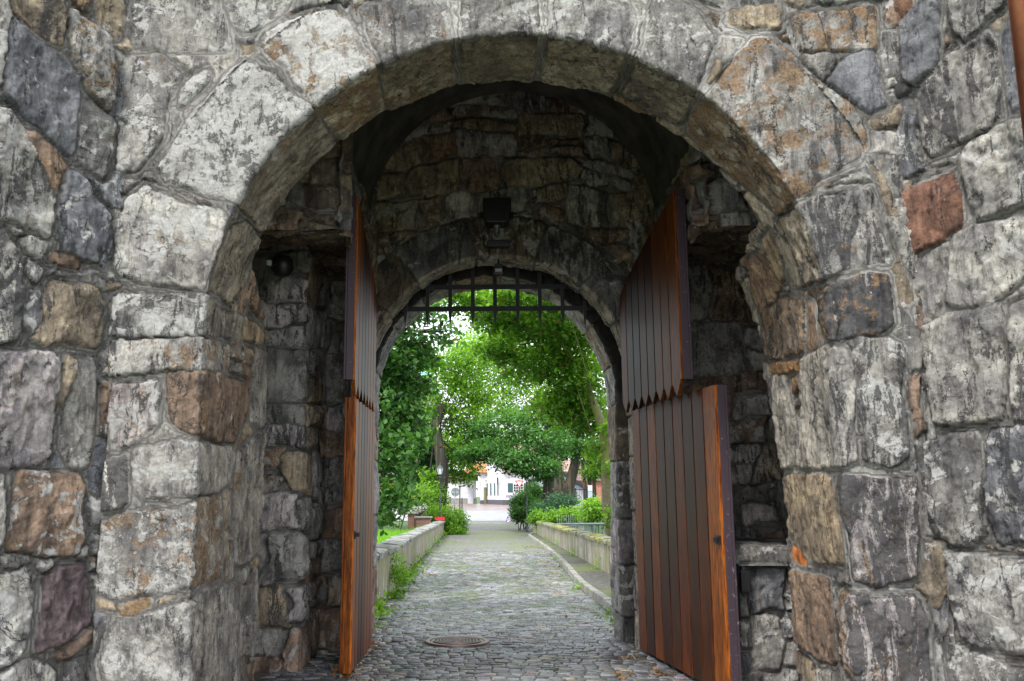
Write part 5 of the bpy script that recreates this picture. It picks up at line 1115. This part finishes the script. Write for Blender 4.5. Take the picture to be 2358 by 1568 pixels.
def window(s0, w, shut):
    f = MB(); f.add(*onwall(c0[:2], e2, n2, s0, s0+w, zw0, zw1, .0, .06)); wf = f.build('window', M['frame_white'], h)
    g_ = MB(); nx_, nz_ = 4, 3
    for i in range(nx_):
        for j in range(nz_):
            a = s0+.08+(w-.16)*i/nx_; b = s0+.08+(w-.16)*(i+1)/nx_-.06; za = zw0+.08+(zw1-zw0-.16)*j/nz_; zb = zw0+.08+(zw1-zw0-.16)*(j+1)/nz_-.06
            g_.add(*onwall(c0[:2], e2, n2, a, b, za, zb, .061, .07))
    g_.build('panes', M['pane'], wf)
    for q in shut:
        s_ = MB(); s_.add(*onwall(c0[:2], e2, n2, q, q+.75, zw0-.02, zw1+.03, .0, .08)); s_.build('shutter', M['shutter'], h)
window(1.65, 1.6, (.85, 3.3)); window(5.4, 1.7, (4.6, 7.15))
for k, (a, w) in enumerate(((1.9, .45), (3.6, .45), (5.6, .5), (7.6, .4))):
    s_ = MB(); s_.add(*onwall(c0[:2], e1, n1, a, a+w, zw0-.5, zw1+.1, .0, .07)); s_.build('shutter', M['shutter'], h)
MB().tube([(*(c0[:2]+e1*1.0+n1*.4), zE-2.2), (*(c0[:2]+e1*1.0+n1*.4), zE-1.1)], .12, 6).build('wall_lantern', M['iron'], h)
# left wing of the house with arched recess and orange roof
h2 = empty('house_wing', (0, 0, 0), label='white house wing with orange tiled hipped roof and arched doorway', cat='house'); h2['_abs'] = 1
Yw = 142.0; xa, xb = P3(1083, 1100, Yw)[0], P3(1128, 1100, Yw)[0]; zr0, zr1 = P3(1100, 1087, Yw)[2], P3(1100, 1062, Yw)[2]
arc = [(P3(1088, 1100, Yw)[0]+1.1*math.cos(t_)*1.1, P3(1088, 1110, Yw)[2]+1.6*math.sin(t_)) for t_ in np.linspace(0, math.pi, 10)]
xl_, xr_ = arc[-1][0], arc[0][0]
m = MB(); m.prism([(xr_, Gh+.6), (xb, Gh+.6), (xb, zr0), (xa-.6, zr0), (xa-.6, arc[0][1]), (xl_, arc[0][1])]+arc[::-1][1:], Yw, Yw+.4, 'y'); m.box((xr_, Yw+.4, Gh+.6), (xb, Yw+6, zr0)); m.box((xa-.6, Yw+.4, zr0-.4), (xr_, Yw+6, zr0-.02)); m.build('wall', M['wall_white'], h2)
MB().box((xr_-.02, Yw-.03, Gh-.3), (xb+.02, Yw+6, Gh+.6)).build('plinth', M['plinth'], h2)
m = MB(); m.add([(xa-1.4, Yw-.6, zr0-.1), (xb+.5, Yw-.6, zr0-.1), (xb+.5, Yw+6.5, zr0-.1), (xa-1.4, Yw+6.5, zr0-.1), (xa+.2, Yw+2.5, zr1), (xb-.2, Yw+2.5, zr1)], [(0, 1, 5, 4), (1, 2, 5), (2, 3, 4, 5), (3, 0, 4), (3, 2, 1, 0)]); m.build('roof', M['tile_orange'], h2)
MB().box((xr_+.6, Yw-.5, Gh), (xr_+1.0, Yw-.1, Gh+2.6)).build('pot_plant', M['bark_moss'], h2)
# garage
h3 = empty('garage', (0, 0, 0), label='low white garage with grey door and brown roof at the road end', cat='garage'); h3['_abs'] = 1
Yg = 146.0; xa, xb = P3(1030, 1100, Yg)[0], P3(1096, 1100, Yg)[0]; zg = P3(1080, 1105, Yg)[2]
MB().box((xa, Yg, Gh+.9), (xb, Yg+5, zg)).build('wall', M['wall_white'], h3); MB().box((xa-.02, Yg-.02, Gh-.3), (xb+.02, Yg+5, Gh+.9)).build('base', M['kerb'], h3)
m = MB(); m.add([(xa-.3, Yg-.4, zg-.1), (xb+.3, Yg-.4, zg-.1), (xb+.3, Yg+3, zg+1.3), (xa-.3, Yg+3, zg+1.3), (xa-.3, Yg+5.4, zg-.1), (xb+.3, Yg+5.4, zg-.1)], [(0, 1, 2, 3), (3, 2, 5, 4), (0, 3, 4), (1, 5, 2)]); m.build('roof', M['tile_brown'], h3)
d0, d1 = P3(1077, 1152, Yg), P3(1090, 1123, Yg); dd = MB().box((d0[0], Yg-.06, Gh), (d1[0], Yg-.025, d1[2])).build('door', simple('grey_door', (.5, .5, .53), .6), h3)
# timber gabled building right
h4 = empty('gabled_barn', (0, 0, 0), label='white building with steep dark gable edge and blue door behind the fence', cat='house'); h4['_abs'] = 1
Yb = 100.0; A_ = P3(1278, 1160, Yb); B_ = P3(1352, 1160, Yb); ap = P3(1282, 1085, Yb); lo = P3(1348, 1128, Yb)
x0, x1 = A_[0]-2.5, B_[0]; zb_ = 0.0
m = MB(); m.prism([(x0, zb_), (x1, zb_), (lo[0], lo[2]), (ap[0], ap[2]), (x0, lo[2]+.8)], Yb, Yb+7, 'y').build('wall', M['wall_white'], h4)
m = MB()
for (p0, p1) in (((ap[0], ap[2]), (lo[0]+.4, lo[2]-.25)), ((ap[0], ap[2]), (x0-.4, lo[2]+.5))):
    m.add([(p0[0], Yb-.5, p0[1]+.05), (p1[0], Yb-.5, p1[1]+.05), (p1[0], Yb-.5, p1[1]+.45), (p0[0], Yb-.5, p0[1]+.45), (p0[0], Yb+7.4, p0[1]+.05), (p1[0], Yb+7.4, p1[1]+.05), (p1[0], Yb+7.4, p1[1]+.45), (p0[0], Yb+7.4, p0[1]+.45)], [(0, 1, 2, 3), (7, 6, 5, 4), (0, 4, 5, 1), (1, 5, 6, 2), (2, 6, 7, 3), (3, 7, 4, 0)])
m.build('roof', simple('dark_timber', (.03, .028, .03), .7), h4)
M['blue'] = simple('blue_paint', (.03, .09, .18), .5)
q0, q1 = P3(1281, 1150, Yb), P3(1292, 1118, Yb); MB().box((q0[0], Yb-.08, .1), (q1[0], Yb-.01, q1[2])).build('door', M['blue'], h4)
q0, q1 = P3(1275, 1117, Yb), P3(1335, 1112, Yb); MB().box((q0[0], Yb-.3, q0[2]), (q1[0], Yb-.02, q1[2])).build('fascia', M['blue'], h4)
q0, q1 = P3(1320, 1145, Yb), P3(1327, 1124, Yb); MB().box((q0[0], Yb-.06, q0[2]), (q1[0], Yb-.005, q1[2])).build('window', M['pane'], h4)
# brick building far right and terracotta roof
h5 = empty('brick_house', (0, 0, 0), label='red brick building far right behind the slim trees', cat='house'); h5['_abs'] = 1
Yr = 115.0; q0, q1 = P3(1330, 1160, Yr), P3(1400, 1105, Yr)
MB().box((q0[0], Yr, -.2), (q1[0]+6, Yr+8, q1[2])).build('wall', brick('red_brick', (.40, .15, .09), (.30, .11, .07), .6), h5)
m = MB(); zz = q1[2]; m.add([(q0[0]-.4, Yr-.5, zz-.1), (q1[0]+6.4, Yr-.5, zz-.1), (q1[0]+6.4, Yr+4, zz+2.6), (q0[0]-.4, Yr+4, zz+2.6), (q0[0]-.4, Yr+8.5, zz-.1), (q1[0]+6.4, Yr+8.5, zz-.1)], [(0, 1, 2, 3), (3, 2, 5, 4), (0, 3, 4), (1, 5, 2)]); m.build('roof', M['tile_brown'], h5)

for k in range(3): MB().box((q0[0]+1+k*2.6, Yr-.05, 1.2), (q0[0]+2.1+k*2.6, Yr-.005, 2.6)).build('window', M['pane'], h5)
# church with green copper spire far behind
h6 = empty('church_tower', (0, 0, 0), label='distant church tower with pale green copper spire seen through leaves', cat='church'); h6['_abs'] = 1
Yc = 230.0; cc = P3(962, 1100, Yc); z1 = P3(962, 900, Yc)[2]; z2 = P3(962, 740, Yc)[2]; w = 4.5
MB().box((cc[0]-w, Yc, 0), (cc[0]+w, Yc+2*w, z1)).build('tower', M['kerb'], h6)
MB().add([(cc[0]-w-.5, Yc-.5, z1), (cc[0]+w+.5, Yc-.5, z1), (cc[0]+w+.5, Yc+2*w+.5, z1), (cc[0]-w-.5, Yc+2*w+.5, z1), (cc[0], Yc+w, z2)], [(0, 1, 4), (1, 2, 4), (2, 3, 4), (3, 0, 4), (3, 2, 1, 0)]).build('spire', simple('verdigris_copper', (.25, .5, .46), .6), h6)
# ================================================================== LIGHT
W_ = bpy.data.worlds.new('World'); S.world = W_; W_.use_nodes = True; nt = W_.node_tree; nt.nodes.clear()
out = nt.nodes.new('ShaderNodeOutputWorld'); bg = nt.nodes.new('ShaderNodeBackground'); sky = nt.nodes.new('ShaderNodeTexSky'); sky.sky_type = 'NISHITA'; sky.sun_disc = False
EL, AZ = R(52), R(208)     # sun high, slightly behind the viewer
sky.sun_elevation = EL; sky.sun_rotation = AZ; sky.air_density = 1.0; sky.dust_density = 4.0; sky.ozone_density = 1.0
tc = nt.nodes.new('ShaderNodeTexCoord'); nz = nt.nodes.new('ShaderNodeTexNoise'); nz.inputs['Scale'].default_value = 2.2; nz.inputs['Detail'].default_value = 6; nt.links.new(tc.outputs['Generated'], nz.inputs['Vector'])
mr_ = nt.nodes.new('ShaderNodeMapRange'); nt.links.new(nz.outputs['Fac'], mr_.inputs[0]); mr_.inputs['From Min'].default_value = .35; mr_.inputs['From Max'].default_value = .6; mr_.inputs['To Min'].default_value = .75; mr_.inputs['To Max'].default_value = 1.0
mx = nt.nodes.new('ShaderNodeMix'); mx.data_type = 'RGBA'; nt.links.new(mr_.outputs[0], mx.inputs[0]); nt.links.new(sky.outputs[0], mx.inputs[6]); mx.inputs[7].default_value = (9.5, 9.9, 10.6, 1)
nt.links.new(mx.outputs[2], bg.inputs[0]); bg.inputs[1].default_value = .11; nt.links.new(bg.outputs[0], out.inputs[0])
sd = bpy.data.lights.new('sun', 'SUN'); so = bpy.data.objects.new('sun', sd); COL.objects.link(so); sd.energy = 1.5; sd.angle = R(10); sd.color = (1, .96, .9)
dv = Vector((math.sin(AZ)*math.cos(EL), math.cos(AZ)*math.cos(EL), math.sin(EL))); so.rotation_euler = dv.to_track_quat('Z', 'Y').to_euler(); so.location = (0, -5, 12)
S.view_settings.view_transform = 'Standard'; S.view_settings.look = 'None'; S.view_settings.exposure = EXPO; S.view_settings.gamma = 1
for o in bpy.data.objects:
    if '_abs' in o: del o['_abs']
S.cycles.max_bounces = 8; S.cycles.diffuse_bounces = 5; S.cycles.sample_clamp_indirect = 6
